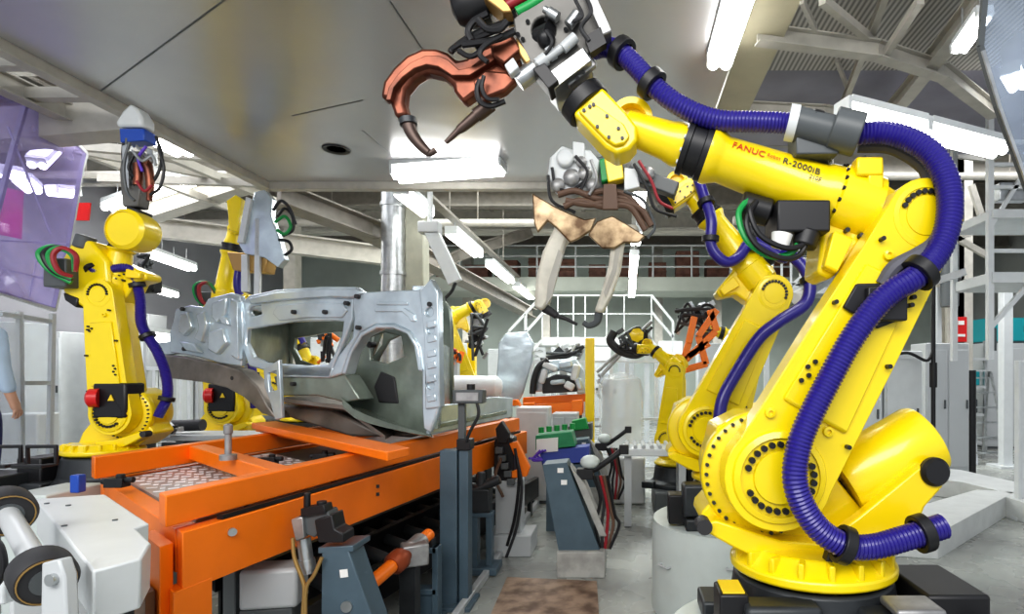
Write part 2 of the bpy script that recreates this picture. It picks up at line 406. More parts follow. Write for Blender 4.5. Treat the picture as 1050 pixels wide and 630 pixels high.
for k_, x_ in ((8, -3.1), (9, .22)):
    b = MB(); b.bar((x_, 8.0, 4.5), (x_, 17.0, 4.5), .16, .05)
    for y_ in (10.4, 15.0): b.cyl((x_, y_, 4.5), (x_, y_, 6.0), .012, n=6)
    struct('trim_%d' % k_, b, 'beige_d')
for i, (x0, x1, y_, z_, r_) in enumerate(((-11.5, -4.9, 9.0, 5.3, .05), (-11.5, -3.5, 11.2, 5.5, .07), (-11.5, -3.5, 12.1, 5.6, .04), (-12, -2, 14.0, 5.3, .09), (2.5, 12, 11.0, 5.4, .07), (2.5, 12, 13.4, 5.2, .1))):
    t = thing('overhead_pipe', ['thin pale pipe under the roof, nearest the raised welding head', 'thick pale pipe under the roof behind the held gripper bracket', 'thin pale pipe running close behind the thick one over the body front', 'wide pale pipe under the roof far behind the car body', 'pale pipe under the roof behind the largest robot elbow', 'wide pale pipe under the roof over the white stair'][i], 'pipe', ((x0 + x1) / 2, y_, z_))
    MB().cyl((x0, y_, z_), (x1, y_, z_), r_, n=12).build('pipe_run', 'beige', t)
    for f_ in (.15, .5, .85): x_ = x0 + (x1 - x0) * f_; MB().cyl((x_, y_, z_), (x_, y_, 6.68), .01, n=6).build('hanger', 'beige_d', t)
# ------------------------------------------------------------------ lights you can see
def tube_light(a, b, w, label, group, far=False, hang=6.68):
    a, b = Vector(a), Vector(b); d = (b - a).normalized()
    t = thing('fluorescent_light', label, 'light', (a + b) / 2, group=group)
    hb = MB().bar(a + Vector((0, 0, w * .55)), b + Vector((0, 0, w * .55)), w * 1.15, w * .35)
    hb.bar(a - d * .03 + Vector((0, 0, w * .3)), a + Vector((0, 0, w * .3)), w * 1.1, w * .7); hb.bar(b + Vector((0, 0, w * .3)), b + d * .03 + Vector((0, 0, w * .3)), w * 1.1, w * .7)
    hb.build('housing', 'white', t)
    s_ = d.cross(Vector((0, 0, 1))).normalized() * w * .3
    for q in (-1, 1):
        MB().cyl(a + s_ * q, b + s_ * q, w * .26, n=10).build('tube', 'tube_far' if far else 'tube', t)
    if hang:
        for c in (a.lerp(b, .12), a.lerp(b, .88)): MB().cyl(c + Vector((0, 0, w * .7)), (c.x, c.y, max(hang, c.z + w * .75)), .008, n=6).build('hanger', 'steel', t)
    return t
tube_light((.74, 2.6, 4.10), (.74, 4.55, 4.10), .17, 'fluorescent light at the open edge of the grey ceiling panel, above the yellow forearm', 'ceiling lights', hang=4.2)
tube_light(P(407, 181, 7.0), P(514, 173, 6.9), .25, 'bright wide fluorescent light just under the far edge of the ceiling panel', 'ceiling lights', hang=4.2)
for i, (a, b) in enumerate((((413, 199), (442, 220)), ((464, 240), (492, 262)), ((502, 272), (522, 289)), ((527, 294), (541, 306)))):
    p = Zp(*a, 4.2); q = Zp(*b, 4.2)
    tube_light((-3.1, p.y, 4.2), (-3.1, q.y, 4.2), .2, 'fluorescent light over the car bodies, %s of its row from the camera' % ORD[i], 'row of lights over the car bodies', hang=4.47)
for i, (a, b) in enumerate(((196, 216), (238, 250), (262, 284), (291, 304))):
    zt = 4.2 if i < 3 else 4.0
    y0 = F_PX * (zt - HC) / (VY - a); y1 = F_PX * (zt - HC) / (VY - b)
    tube_light((.22, y0, zt), (.22, y1, zt), .17, 'fluorescent light along the middle aisle, %s of its row from the camera' % ORD[i], 'row of lights over the aisle', hang=4.47)
tube_light(Zp(105, 114, 4.5), Zp(188, 156, 4.5), .26, 'bright fluorescent light behind the welding head beside the ceiling panel', 'ceiling lights', hang=4.85)
tube_light(Zp(112, 214, 5), Zp(194, 186, 5), .24, 'long fluorescent light under the roof girders behind the raised welding head', 'ceiling lights')
tube_light(Zp(150, 260, 4), Zp(196, 276, 4), .2, 'far fluorescent light seen beyond the raised welding robot forearm', 'ceiling lights', hang=4.4)
tube_light(P(164, 264, 13.5), P(180, 270, 15), .2, 'small far fluorescent light low beside the roof column', 'ceiling lights', hang=4.9)
tube_light(P(160, 298, 13.5), P(178, 303, 15), .2, 'small dim fluorescent light far down the hall above the body front', 'ceiling lights', hang=.1)
tube_light(P(140, 345, 13), P(172, 348, 14), .3, 'low distant fluorescent light near the white bars', 'ceiling lights', hang=.1)
tube_light(P(866, 117, 4.25), P(943, 135.5, 4.48), .15, 'long white fluorescent light above the blue hose, inner one of the pair', 'pair of lights over the big robot', hang=.1)
tube_light(P(948, 137, 4.52), P(1024, 156, 4.8), .15, 'long white fluorescent light above the blue hose, outer one of the pair', 'pair of lights over the big robot', hang=.1)
tube_light(P(984, 52, 4.2), P(1008, 18, 3.9), .1, 'short fluorescent light beside the hanging clear screen', 'ceiling lights', hang=4.3)
tube_light(P(1036, 76, 5.2), P(1044, 90, 5.4), .14, 'small fluorescent light seen through the hanging clear screen', 'ceiling lights')
def text_mesh(cu, name, parent, mtx):
    t_ = bpy.data.objects.new('tmp', cu); C.objects.link(t_)
    bpy.context.view_layer.update()
    me = bpy.data.meshes.new_from_object(t_.evaluated_get(bpy.context.evaluated_depsgraph_get()))
    bpy.data.objects.remove(t_); me.transform(mtx); me.name = name
    o_ = bpy.data.objects.new(name, me); C.objects.link(o_); o_.parent = parent
    return o_
# ================================================================== ROBOTS
def robot(label, base, yaw, j2, j3, j5, tool, mir=1, detail=2, counter=True, hose=True, hose_pts=None, clamp_at=(.13, .47, .83), px=True, group=None, arm_y=.13, red_motor=False, loop=False, lettering=False, hose_r=.045, big_hose=False):
    X1, Y1, zr = base
    d = Vector((math.cos(yaw), math.sin(yaw), 0)); lf = Vector((-math.sin(yaw), math.cos(yaw), 0)) * mir
    o3 = Vector((X1, Y1, 0))
    def solve(p, y):
        v = VP(o3 + lf * y, o3 + lf * y + d).pt(*p); return Vector(((v - o3).dot(d), v.z - zr))
    J2, J3, J5 = solve(j2, arm_y), solve(j3, arm_y), solve(j5, 0)
    L1 = (J3 - J2).length; L2 = (J5 - J3).length
    m = L1 / 302; k = L1 / 1.09; S = L2 / 315
    a = (J3 - J2) / L1; p = Vector((-a.y, a.x)); f = (J5 - J3) / L2; q = Vector((-f.y, f.x))
    def V(v2, y): return Vector((v2.x, y * k * mir, v2.y))
    sg = 1 if (a.x * 0 + 1) > 0 else -1
    def Pt(x, y_, y): return V(solve((x, y_), y * k), y)
    def A(aa, pp, y): return V(J2 + a * (aa * m) + p * (pp * m), y)
    def Fq(ff, qq, y): return V(J3 + f * (ff * S) + q * (qq * m), y)
    def T(x, y_, y): return V(J2 + Vector(((795 - x) * m, (487 - y_) * m)), y)
    ring_z = J2.y - .375 * k
    root = thing('industrial_robot', label, 'robot arm', (X1, Y1, zr), yaw, group)
    sd = Vector((0, mir, 0))
    # --- base
    b = LMB(); b.lathe((0, 0, 0), (0, 0, 1), [(.02, 0), (.40 * k, 0), (.40 * k, .05), (.33 * k, .09), (.30 * k, ring_z - .02), (.02, ring_z - .02)], 32)
    for s1, s2 in ((1, 1), (1, -1), (-1, 1), (-1, -1)): b.box((s1 * .3 * k, s2 * .3 * k, .04), (.2 * k, .2 * k, .08))
    b.build('base', 'dark', root, bevel=.012)
    cb = LMB(); cb.box((-.42 * k, .12 * mir * k, ring_z * .55), (.22 * k, .34 * k, ring_z * .8)); cb.build('connector_box', 'black', root, bevel=.012)
    # --- turret
    t = LMB(); t.lathe((0, 0, ring_z), (0, 0, 1), [(.02, -.015), (.28 * k, -.015), (.315 * k, .0), (.315 * k, .03 * k), (.29 * k, .045 * k), (.25 * k, .09 * k), (.02, .09 * k)], 40)
    if detail > 1:
        for i in range(18):
            an = 2 * PI * i / 18 + .1
            t.box((math.cos(an) * .275 * k, math.sin(an) * .275 * k, ring_z + .06 * k), (.06 * k, .022 * k, .06 * k), an)
    t.build('turret_ring', 'yellow', root, bevel=.006)
    out = [(733, 470), (740, 440), (770, 425), (820, 425), (850, 450), (872, 500), (905, 540), (918, 572), (765, 575), (738, 556), (722, 542), (724, 532), (735, 520)]
    t = LMB(); t.plate([T(x, y, -.24) for x, y in out], sd * (.26 * k))
    t.lathe(T(790, 490, .0), sd, [(.01, -.02), (68 * m, -.02), (68 * m, .035 * k), (62 * m, .05 * k), (.01, .05 * k)], 40)
    t.lathe(T(790, 490, -.30), sd, [(.01, 0), (54 * m, 0), (60 * m, .03), (60 * m, .1), (.01, .1)], 32)
    t.plate([T(x, y, .0) for x, y in [(735, 535), (722, 538), (722, 546), (750, 562), (775, 574), (850, 574), (850, 560), (800, 556)]], sd * (.12 * k))
    tu = t.build('turret', 'yellow', root, bevel=.008)
    if detail > 1:
        bl = LMB()
        for i in range(22):
            an = R(95 + i * 9.5)
            c = Vector((790 + 63 * math.cos(an), 490 - 63 * math.sin(an)))
            bl.cyl(T(c.x, c.y, .045), T(c.x, c.y, .062), 2.0 * m, n=8)
        bl.build('bolt', 'dark', tu)
        bl = LMB(); cc = T(722, 541, .06); bl.cyl(cc + Vector((0, 0, 0)), cc + sd * (.08 * k), 8 * m, n=16)
        bl.build('stop_pin', 'rubber', tu)
    # --- lower arm
    def arc(c, r, a0, a1, n, fr, y): return [fr(c[0] + r * math.cos(R(a0 + (a1 - a0) * i / n)), c[1] + r * math.sin(R(a0 + (a1 - a0) * i / n)), y) for i in range(n + 1)]
    o = arc((0, 0), 55, 75, 285, 18, A, .06) + [A(60, -50, .06), A(150, -46, .06), A(240, -40, .06)] + arc((302, 0), 38, -80, 80, 12, A, .06) + [A(240, 42, .06), A(150, 47, .06), A(60, 51, .06)]
    ar = LMB(); ar.plate(o, sd * (.125 * k))
    la = ar.build('lower_arm', 'yellow', root, bevel=.018)
    rb = LMB(); ins = [A(70, -36, .18), A(230, -30, .18), A(232, 24, .18), A(70, 36, .18)]
    rb.plate(ins, sd * (.022 * k)); rb.build('arm_rib', 'yellow', la, bevel=.012)
    bk = LMB(); bk.plate([A(20, -44, -.08), A(285, -30, -.08), A(285, 30, -.08), A(20, 46, -.08)], sd * (.145 * k)); bk.build('arm_inner_casting', 'yellow2', la, bevel=.012)
    dc = LMB(); dc.lathe(A(0, 0, .175), sd, [(.01, 0), (49 * m, 0), (46 * m, .022 * k), (40 * m, .03 * k), (40 * m, .018 * k), (27 * m, .018 * k), (26 * m, .03 * k), (.01, .032 * k)], 40); dc.build('gearbox_cover', 'yellow', la)
    bl = LMB()
    for i in range(22):
        an = R(40 + i * 320 / 22)
        if 12 < i < 15: continue
        bl.cyl(A(33.5 * math.cos(an), 33.5 * math.sin(an), .19), A(33.5 * math.cos(an), 33.5 * math.sin(an), .212), 3.3 * m, n=8)
    bl.build('bolt_ring', 'black', la)
    dc = LMB(); dc.lathe(A(302, 0, .175), sd, [(.01, 0), (34 * m, 0), (33 * m, .012 * k), (28 * m, .014 * k), (26 * m, .002), (21 * m, .002), (20 * m, .014 * k), (.01, .016 * k)], 32); dc.build('elbow_cover', 'yellow', la)
    bl = LMB()
    for i in range(13):
        an = R(-95 + i * 15)
        bl.cyl(A(302 + 24 * math.cos(an), 24 * math.sin(an), .178), A(302 + 24 * math.cos(an), 24 * math.sin(an), .196), 2.8 * m, n=8)
    bl.build('bolt_arc', 'black', la)
    if detail > 1:
        bl = LMB()
        for aa, pp in ((95, -30), (103, -26), (110, -31), (118, -27), (210, 24), (216, 18), (222, 27), (214, 29), (150, 40), (258, -28), (60, 44), (180, -38)):
            bl.cyl(A(aa, pp, .18), A(aa, pp, .215), 2.4 * m, n=8)
        bl.build('arm_bolt', 'black', la)
        for aa, pp in ((248, -14), (52, -40), (64, 20)):
            LMB().lathe(A(aa, pp, .18), sd, [(.005, 0), (6 * m, 0), (5 * m, .02), (2.5 * m, .022), (2 * m, .012), (.004, .012)], 14).build('lifting_boss', 'yellow', la)
    # --- elbow housing
    def W(x, y): 
        dx, dy = x - 942, y - 225
        return (-.958 * dx - .286 * dy, .286 * dx - .958 * dy)
    def E(x, y, yy):
        ff, qq = W(x, y); return V(J3 + f * (ff * m) + q * (qq * m), yy)
    h = LMB(); h.plate([E(x, y, -.14) for x, y in [(853, 196), (866, 168), (892, 166), (925, 186), (962, 205), (968, 232), (950, 256), (915, 262), (884, 262), (862, 287), (848, 281)]], sd * (.19 * k))
    uh = h.build('elbow_housing', 'yellow', root, bevel=.014)
    h = LMB(); h.plate([E(x, y, .05) for x, y in [(858, 238), (880, 245), (864, 282), (850, 276)]], sd * (.05 * k)); h.build('housing_gusset', 'yellow2', uh, bevel=.008)
    h = LMB(); h.plate([E(x, y, -.30) for x, y in [(893, 166), (900, 156), (916, 160), (947, 178), (956, 196), (948, 212), (905, 200)]], sd * (.22 * k)); h.build('motor_cover', 'yellow2', uh, bevel=.012)
    h = LMB(); h.cyl(E(905, 195, -.14), E(905, 195, -.40), 24 * m); h.box(E(905, 195, -.46), (.14 * k, .12 * k, .14 * k)); h.build('elbow_motor', 'black', uh, bevel=.008)
    if detail > 1:
        h = LMB(); h.plate([E(x, y, .05) for x, y in [(866, 171), (890, 168), (884, 200), (872, 207)]], sd * (.02)); h.build('housing_plate', 'yellow', uh, bevel=.004)
        h = LMB()
        for x, y in ((868, 178), (868, 190), (868, 203), (868, 215), (882, 212), (884, 225), (875, 235), (890, 240), (858, 255), (862, 268)): h.cyl(E(x, y, .05), E(x, y, .078), 2.6 * m, n=8)
        h.build('housing_bolt', 'black', uh)
        h = LMB(); h.plate([E(x, y, .06) for x, y in [(877, 163), (888, 158), (894, 188), (884, 196), (880, 182)]], sd * (.05)); h.build('cable_bracket', 'dgrey', uh, bevel=.006)
        h = LMB(); h.box(E(890, 172, .10), (.10 * k, .06, .07 * k)); h.box(E(897, 182, .1), (.06 * k, .05, .10 * k)); h.build('sensor_block', 'yellow2', uh, bevel=.008)
    # --- forearm
    fa = V(J3 + f * (58 * S) + q * (6 * m), 0); fd = V(f, 0).normalized()
    def fr(s): return s * S
    x0 = 58
    fo = LMB(); fo.lathe(fa, fd, [(.01, -20 * m), (37 * m, -20 * m), (37 * m, fr(80 - x0)), (34 * m, fr(82 - x0)), (33 * m, fr(94 - x0)), (30 * m, fr(100 - x0)), (25 * m, fr(205 - x0)), (27 * m, fr(210 - x0)), (31 * m, fr(218 - x0)), (31 * m, fr(223 - x0)), (.01, fr(223 - x0))], 36)
    fp = fo.build('forearm', 'yellow', root)
    def ringbolts(at, r, n, mm, size, out):
        u = Vector((0, 1, 0)); w_ = fd.cross(u)
        bl = LMB()
        for i in range(n):
            an = 2 * PI * i / n; c = fa + fd * at + (u * math.cos(an) + w_ * math.sin(an)) * r
            bl.cyl(c, c + fd * out, size, n=8)
        return bl
    if detail > 1:
        ringbolts(fr(80 - x0), 35 * m, 18, 0, 2.4 * m, .01).build('flange_bolt', 'black', fp)
    wr = LMB(); wr.lathe(fa, fd, [(.01, fr(223 - x0)), (30 * m, fr(223 - x0)), (30 * m, fr(229 - x0)), (28 * m, fr(230 - x0)), (28 * m, fr(243 - x0)), (30 * m, fr(244 - x0)), (30 * m, fr(250 - x0)), (.01, fr(250 - x0))], 32)
    wq = wr.build('wrist_ring', 'black', root)
    if detail > 1: ringbolts(fr(250 - x0), 26 * m, 12, 0, 2.4 * m, .006).build('ring_bolt', 'white', wq)
    nk = LMB(); nk.lathe(fa, fd, [(.01, fr(250 - x0)), (24 * m, fr(250 - x0)), (24 * m, fr(258 - x0)), (21 * m, fr(268 - x0)), (18 * m, fr(300 - x0)), (17 * m, fr(315 - x0)), (.01, fr(315 - x0))], 28); nk.build('wrist_neck', 'yellow', root)
    # --- wrist block
    td = Vector(tool).normalized(); tp = Vector((-td.y, td.x))
    def Wk(x, y, yy):
        dx, dy = -(x - 640), -(y - 135)
        al = dx * .645 + dy * .764; pe = -dx * .764 + dy * .645
        return V(J5 + td * (al * m) + tp * (pe * m), yy)
    wb = LMB(); wb.plate([Wk(x, y, -.075) for x, y in [(654, 152), (646, 162), (632, 167), (620, 160), (586, 124), (601, 108), (617, 96), (642, 122), (654, 138)]], sd * (.15 * k)); wk = wb.build('wrist_block', 'yellow', root, bevel=.012)
    wc = LMB(); wc.plate([Wk(x, y, .075) for x, y in [(646, 150), (640, 158), (630, 160), (620, 153), (592, 124), (604, 113), (640, 138)]], sd * (.02 * k)); wcv = wc.build('wrist_cover', 'yellow2', wk, bevel=.006)
    wc = LMB()
    for x, y in ((598, 124), (608, 118), (622, 130), (634, 143), (638, 153), (624, 152), (612, 141), (604, 120)): wc.cyl(Wk(x, y, .09), Wk(x, y, .102), 1.9 * m, n=8)
    wc.build('cover_bolt', 'dark', wcv)
    ar_ = LMB(); c0 = Wk(648, 122, -.02); ar_.lathe(c0, sd, [(16 * m, -.04 * k), (23 * m, -.04 * k), (23 * m, .04 * k), (16 * m, .04 * k), (15 * m, .0)], 28); ar_.build('wrist_pulley', 'yellow2', wk)
    tf = LMB(); c0 = Wk(602, 110, 0); tf.cyl(c0, c0 + V(td, 0).normalized() * (16 * m), 27 * m, n=28); tf.build('tool_flange', 'black', wk, bevel=.004)
    # --- hose
    if hose:
        hp = hose_pts or [('A', 38, 174, .26), ('A', 10, 150, .28), ('A', -16, 119, .3), ('A', -24, 85, .31), ('A', -22, 52, .32), ('A', 6, 22, .31), ('A', 64, -2, .29), ('A', 134, 0, .27), ('A', 208, 9, .27), ('A', 254, 27, .27), ('A', 300, 34, .26), ('A', 345, 14, .24), ('A', 366, -35, .20), ('F', 79, 67, .14), ('F', 93, 61, .12), ('F', 130, 58, .10), ('F', 165, 54, .09), ('F', 200, 42, .09), ('F', 233, 37, .09), ('F', 276, 44, .09), ('F', 318, 62, .08), ('F', 342, 80, .06), ('F', 352, 92, .03), ('F', 362, 96, -.02)]
        pts = [A(h_[1], h_[2], h_[3]) if h_[0] == 'A' else Fq(*h_[1:]) if h_[0] == 'F' else Pt(*h_[1:]) for h_ in hp]
        rad = lambda t_: (hose_r - .005 * max(0, min(1, (t_ - .55) / .2))) * k
        hs = LMB(); hs.tube(pts, rad, n=14 if detail > 1 else 10, corr=.10 if detail > 1 else 0, pitch=.014 * k, smooth=6)
        ho = hs.build('hose', 'hose', root, smooth=80 if detail < 2 else 30)
        sp = spline(pts, 20); n_ = len(sp)
        for i, c_ in enumerate(clamp_at):
            j = int(c_ * (n_ - 1)); pos = sp[j]; ax = (sp[min(j + 1, n_ - 1)] - sp[j - 1]).normalized()
            rr = rad(c_) + .004
            cl = LMB(); w_ = .02 * k
            cl.lathe(pos, ax, [(rr, -w_), (rr + .018 * k, -w_), (rr + .018 * k, w_), (rr, w_), (rr, -w_)], 20, False)
            cl.build('hose_clamp', 'black', ho, bevel=.003)
        if not hose_pts or big_hose:
            br = LMB(); br.plate([A(178, -30, .2), A(205, -30, .2), A(226, 6, .2), A(200, 30, .2), A(176, 10, .2)], sd * .02); br.box(A(200, 4, .225), (.14 * k, .05 * k, .12 * k)); br.build('clamp_bracket', 'black', root, bevel=.006)
            br = LMB(); br.plate([A(-30, 70, .2), A(-62, 78, .2), A(-58, 100, .2), A(-28, 96, .2)], sd * .05); br.build('clamp_foot', 'black', root, bevel=.006)
            co_ = LMB(); co_.cyl(Fq(84, 62, .13), Fq(112, 62, .11), 22 * m); co_.cyl(Fq(112, 58, .11), Fq(150, 56, .10), 17 * m); co_.box(Fq(122, 44, .06), (.16 * k, .12 * k, .10 * k)); hc = co_.build('hose_coupling', 'dgrey', root, bevel=.006)
            co_ = LMB(); co_.cyl(Fq(147, 56, .10), Fq(156, 55, .095), 18.5 * m); co_.build('coupling_collar', 'white', hc)
            co_ = LMB(); co_.tube([Pt(905, 292, .2), Pt(918, 274, .22), Pt(940, 262, .23), Pt(958, 250, .22), Pt(968, 232, .2)], 8 * m, n=10); co_.tube([Pt(880, 150, .05), Pt(915, 152, .08), Pt(945, 170, .1), Pt(955, 190, .12)], 7 * m, n=10); co_.build('grey_sleeve', mat('grey_cloth_sleeve', (.10, .10, .12), .6) if 'sleeve' not in M else M['sleeve'], root)
    # --- counterbalance cylinder
    if counter:
        c0, c1 = T(884, 508, -.06), T(972, 458, -.06); ax = (c1 - c0).normalized(); L = (c1 - c0).length
        cc = LMB(); cc.lathe(c0, ax, [(30 * m, 0), (38 * m, 0), (41 * m, .03 * k), (41 * m, L), (39 * m, L + .02 * k), (30 * m, L + .035 * k), (.01, L + .04 * k)], 32)
        cy = cc.build('counterbalance_cylinder', 'yellow', root)
        cc = LMB(); cc.lathe(c0, ax, [(.01, .01), (30 * m, .01), (30 * m, .05), (.01, .05)], 24); cc.cyl(c0 - ax * .14 * k, c0 + ax * .02, 6 * m); cc.build('piston_rod', 'dark', cy)
        g = LMB(); g.plate([T(x, y, .07) for x, y in [(862, 545), (880, 532), (948, 476), (968, 482), (968, 500), (950, 520), (940, 545), (905, 560), (866, 560)]], sd * (.06 * k)); gs = g.build('cylinder_bracket', 'yellow2', root, bevel=.008)
        g = LMB(); g.lathe(T(959, 484, .12), sd, [(.01, 0), (15 * m, 0), (15 * m, .02 * k), (12 * m, .035 * k), (.01, .035 * k)], 24); g.build('pivot_cap', 'black', gs)
        g = LMB(); g.plate([T(x, y, -.2) for x, y in [(862, 470), (905, 455), (930, 455), (880, 490), (862, 500)]], sd * (.08 * k)); g.build('guard_plate', 'yellow2', root, bevel=.006)
    if red_motor:
        g = LMB(); c = T(790, 455, .10); g.box(c, (.30 * k, .22 * k, .32 * k)); mo = g.build('shoulder_motor', 'black', root, bevel=.015)
        g = LMB(); c2 = T(815, 448, .2); g.lathe(c2, Vector((-1, mir * .4, 0)), [(.01, 0), (.085 * k, 0), (.085 * k, .07 * k), (.06 * k, .09 * k), (.01, .09 * k)], 20); g.build('red_cap', 'red', mo)
        g = LMB(); q0 = T(783, 447, .215); s_ = .028 * k; g.plate([q0 + Vector((-s_, 0, -s_)), q0 + Vector((s_, 0, -s_)), q0 + Vector((0, 0, s_))], sd * .006); g.build('warning_triangle', 'ylabel', mo)
        g = LMB(); g.ball(T(800, 405, .05), .13 * k, (1, 1, 1.1)); g.build('motor_dome', 'yellow2', root)
    if loop:
        g = LMB(); g.box(Fq(110, -34, .02), (.20 * k, .2 * k, .12 * k)); g.cyl(Fq(140, -34, .02), Fq(172, -36, .02), 15 * m); g.cyl(Fq(98, -44, .08), Fq(98, -62, .08), 13 * m); lm = g.build('wrist_motor', 'black', root, bevel=.008)
        g = LMB(); g.cyl(Fq(124, -58, .10), Fq(122, -72, .10), 11 * m, 9 * m); g.build('connector_plug', 'label', lm)
        g = LMB(); g.tube([Fq(168, -32, .06), Fq(172, -52, .08), Fq(156, -76, .1), Fq(128, -84, .1), Fq(108, -72, .1), Fq(104, -48, .08)], 3.4 * m, n=8); g.build('green_cable', 'green', lm)
        for dq, col in ((5, 'black'), (-6, 'black')):
            g = LMB(); g.tube([Fq(160, -34, .1), Fq(163, -54 + dq, .12), Fq(146, -74 + dq, .13), Fq(118, -78 + dq, .13), Fq(100, -66 + dq, .11), Fq(98, -44, .1)], 3.0 * m, n=8); g.build('black_cable', col, lm)
    if lettering:
        rx = (-V(f, 0).normalized() + Vector((0, mir * .052, 0))).normalized(); ry = Vector((0, mir, 0)).cross(rx).normalized(); rz = rx.cross(ry)
        rot = Matrix((rx, ry, rz)).transposed().to_4x4()
        for txt, ff, qq, size, mm in (('FANUC', 202, 9, 10.5, 'redink'), ('Robot', 165, 9.5, 5.5, 'redink'), ('R-2000iB', 148, 9.5, 10.5, 'ink'), ('210F', 118, 1, 6.5, 'ink')):
            cu = bpy.data.curves.new('lettering', 'FONT'); cu.body = txt; cu.size = size * m; cu.extrude = .0008; cu.space_character = 1.05; cu.align_y = 'CENTER'
            cu.materials.append(M[mm])
            rad_ = (30 - 5 * (ff - 100) / 105) * m
            dq_ = qq * m
            rad_ += .004 if size > 8 else .009; pos = V(J3 + f * (ff * S) + q * ((6 + qq) * m), 0) + Vector((0, mir * math.sqrt(max(rad_ ** 2 - (qq * m) ** 2, 1e-6)), 0))
            tilt = Matrix.Rotation(-math.asin(min(.9, (qq) * m / rad_)), 4, 'X')
            text_mesh(cu, 'lettering', fp, Matrix.Translation(pos) @ rot @ tilt)
    return dict(root=root, A=A, Fq=Fq, T=T, E=E, Wk=Wk, m=m, k=k, V=V, J5=J5, td=td, ring=ring_z, lf=lf, d=d)

M['sleeve'] = mat('grey_cloth_sleeve', (.10, .10, .12), .6)
def drum(label, x, y, h, r):
    b = MB().lathe((x, y, 0), (0, 0, 1), [(.02, 0), (r, 0), (r, h - .06), (r * .985, h - .03), (r * .985, h), (.02, h)], 48)
    o = tag(b.build('robot_pedestal', 'offwhite'), label, 'pedestal')
    for an, zz in ((-100, .72), (-100, .34), (-150, .6)):
        c = Vector((x + math.cos(R(an)) * r, y + math.sin(R(an)) * r, h * zz)); t_ = Vector((-math.sin(R(an)), math.cos(R(an)), 0)); n_ = Vector((math.cos(R(an)), math.sin(R(an)), 0))
        g = MB().tube([c - t_ * .05 - n_ * .01, c - t_ * .05 + n_ * .03, c + t_ * .05 + n_ * .03, c + t_ * .05 - n_ * .01], .008, n=6, smooth=0); g.build('grab_handle', 'lightgrey', o)
    return o
drum('round grey-white pedestal under the biggest yellow robot', .75, 2.32, .64, .60)
drum('round grey-white pedestal under the second yellow robot, behind the biggest one', .806, 4.3, .64, .60)
RB1 = robot('largest yellow welding robot with red and black lettering on its forearm', (.735, 2.3, .64), PI, (795, 487), (942, 225), (640, 135), (.645, .764), loop=True, lettering=True, big_hose=True, clamp_at=(.035, .125, .43, .68, .88, .935), hose_pts=[('P', x_, y_, l_) for x_, y_, l_ in ((966, 540, .26), (948, 546, .27), (925, 553, .28), (895, 561, .29), (868, 560, .3), (842, 545, .3), (824, 520, .3), (815, 490, .3), (820, 455, .29), (832, 425, .28), (850, 390, .27), (872, 350, .27), (895, 318, .27), (915, 299, .27), (940, 283, .27), (962, 258, .26), (973, 225, .25), (972, 190, .23), (957, 160, .2), (932, 143, .16), (905, 136, .13), (880, 137, .11), (845, 133, .10), (820, 128, .10), (800, 126, .09), (770, 125, .09), (740, 124, .09), (715, 117, .09), (690, 104, .09), (668, 86, .08), (650, 66, .06), (635, 53, .04), (618, 48, .0), (606, 52, -.03))])
# warning box on the base of the biggest robot
g = LMB(); g.box((.36, .24, .24), (.10, .14, .13)); wbx = g.build('warning_box', 'black', RB1['root'], bevel=.008)
g = LMB(); g.box((.36, .24, .309), (.075, .12, .006)); g.build('warning_sticker', 'ylabel', wbx)
g = LMB(); g.box((.20, .30, .2), (.26, .12, .16)); g.build('base_casting', 'dark', RB1['root'], bevel=.02); g = LMB(); g.box((-.16, .34, .16), (.2, .16, .2)); g.build('base_casting', 'dark', RB1['root'], bevel=.02)
g = LMB(); g.box((-.22, .36, .285), (.16, .14, .03)); g.build('terminal_lid', 'alu', RB1['root'], bevel=.01)
g = LMB()
for i in range(4): g.tube([(-.44 - .02 * i, .34, .22), (-.52 - .02 * i, .42, .20 - .02 * i), (-.54, .46 - .03 * i, .05), (-.46, .5, -.0 + .02)], .011, n=8)
g.build('base_cable', 'black', RB1['root'])
g = LMB(); g.box((-.24, .50, .13), (.16, .05, .05), .3); g.build('yellow_plug', 'ylabel', RB1['root'], bevel=.006)

RB2 = robot('second yellow welding robot, on the drum behind the biggest robot', (.806, 4.3, .64), PI, (723, 440), (792, 302), (700, 192), (.75, -.45), loop=False, detail=1, clamp_at=(.13, .435, .665, .85, .93),
    hose_pts=[('A', -24, 110, .28), ('A', -26, 60, .31), ('A', 6, 22, .31), ('A', 64, -2, .29), ('A', 134, 0, .27), ('A', 208, 9, .27), ('A', 254, 30, .27), ('A', 310, 60, .26), ('A', 360, 40, .24), ('A', 385, -10, .20), ('F', 50, 60, .14), ('F', 85, 50, .13), ('F', 120, 30, .13), ('F', 110, -10, .16), ('F', 120, -40, .2), ('F', 165, -42, .2), ('F', 210, -10, .2), ('F', 262, 10, .16), ('F', 300, 25, .12)])
g = LMB(); g.box((.28, .30, .2), (.26, .16, .22)); g.build('base_casting', 'dark', RB2['root'], bevel=.02); g = LMB(); g.box((.44, .2, .12), (.12, .16, .2)); g.build('warning_box', 'black', RB2['root'], bevel=.01)
g = LMB()
Fq = RB2['Fq']; mm_ = RB2['m']
for i, cname in enumerate(('green', 'black', 'black', 'dgrey')):
    g = LMB(); g.tube([Fq(60, 60 + 4 * i, .1), Fq(100, 95 - 3 * i, .14), Fq(150, 100 - 6 * i, .16), Fq(175, 70 - 3 * i, .16), Fq(160, 40, .1)], 5 * mm_, n=8)
    g.build('cable_loop', cname, RB2['root'])
g = LMB(); g.cyl(Fq(75, 30, .0), Fq(75, 62, .02), 22 * mm_); g.box(Fq(120, 52, 0), (.18, .2, .16)); g.build('wrist_motor', 'black', RB2['root'], bevel=.008)

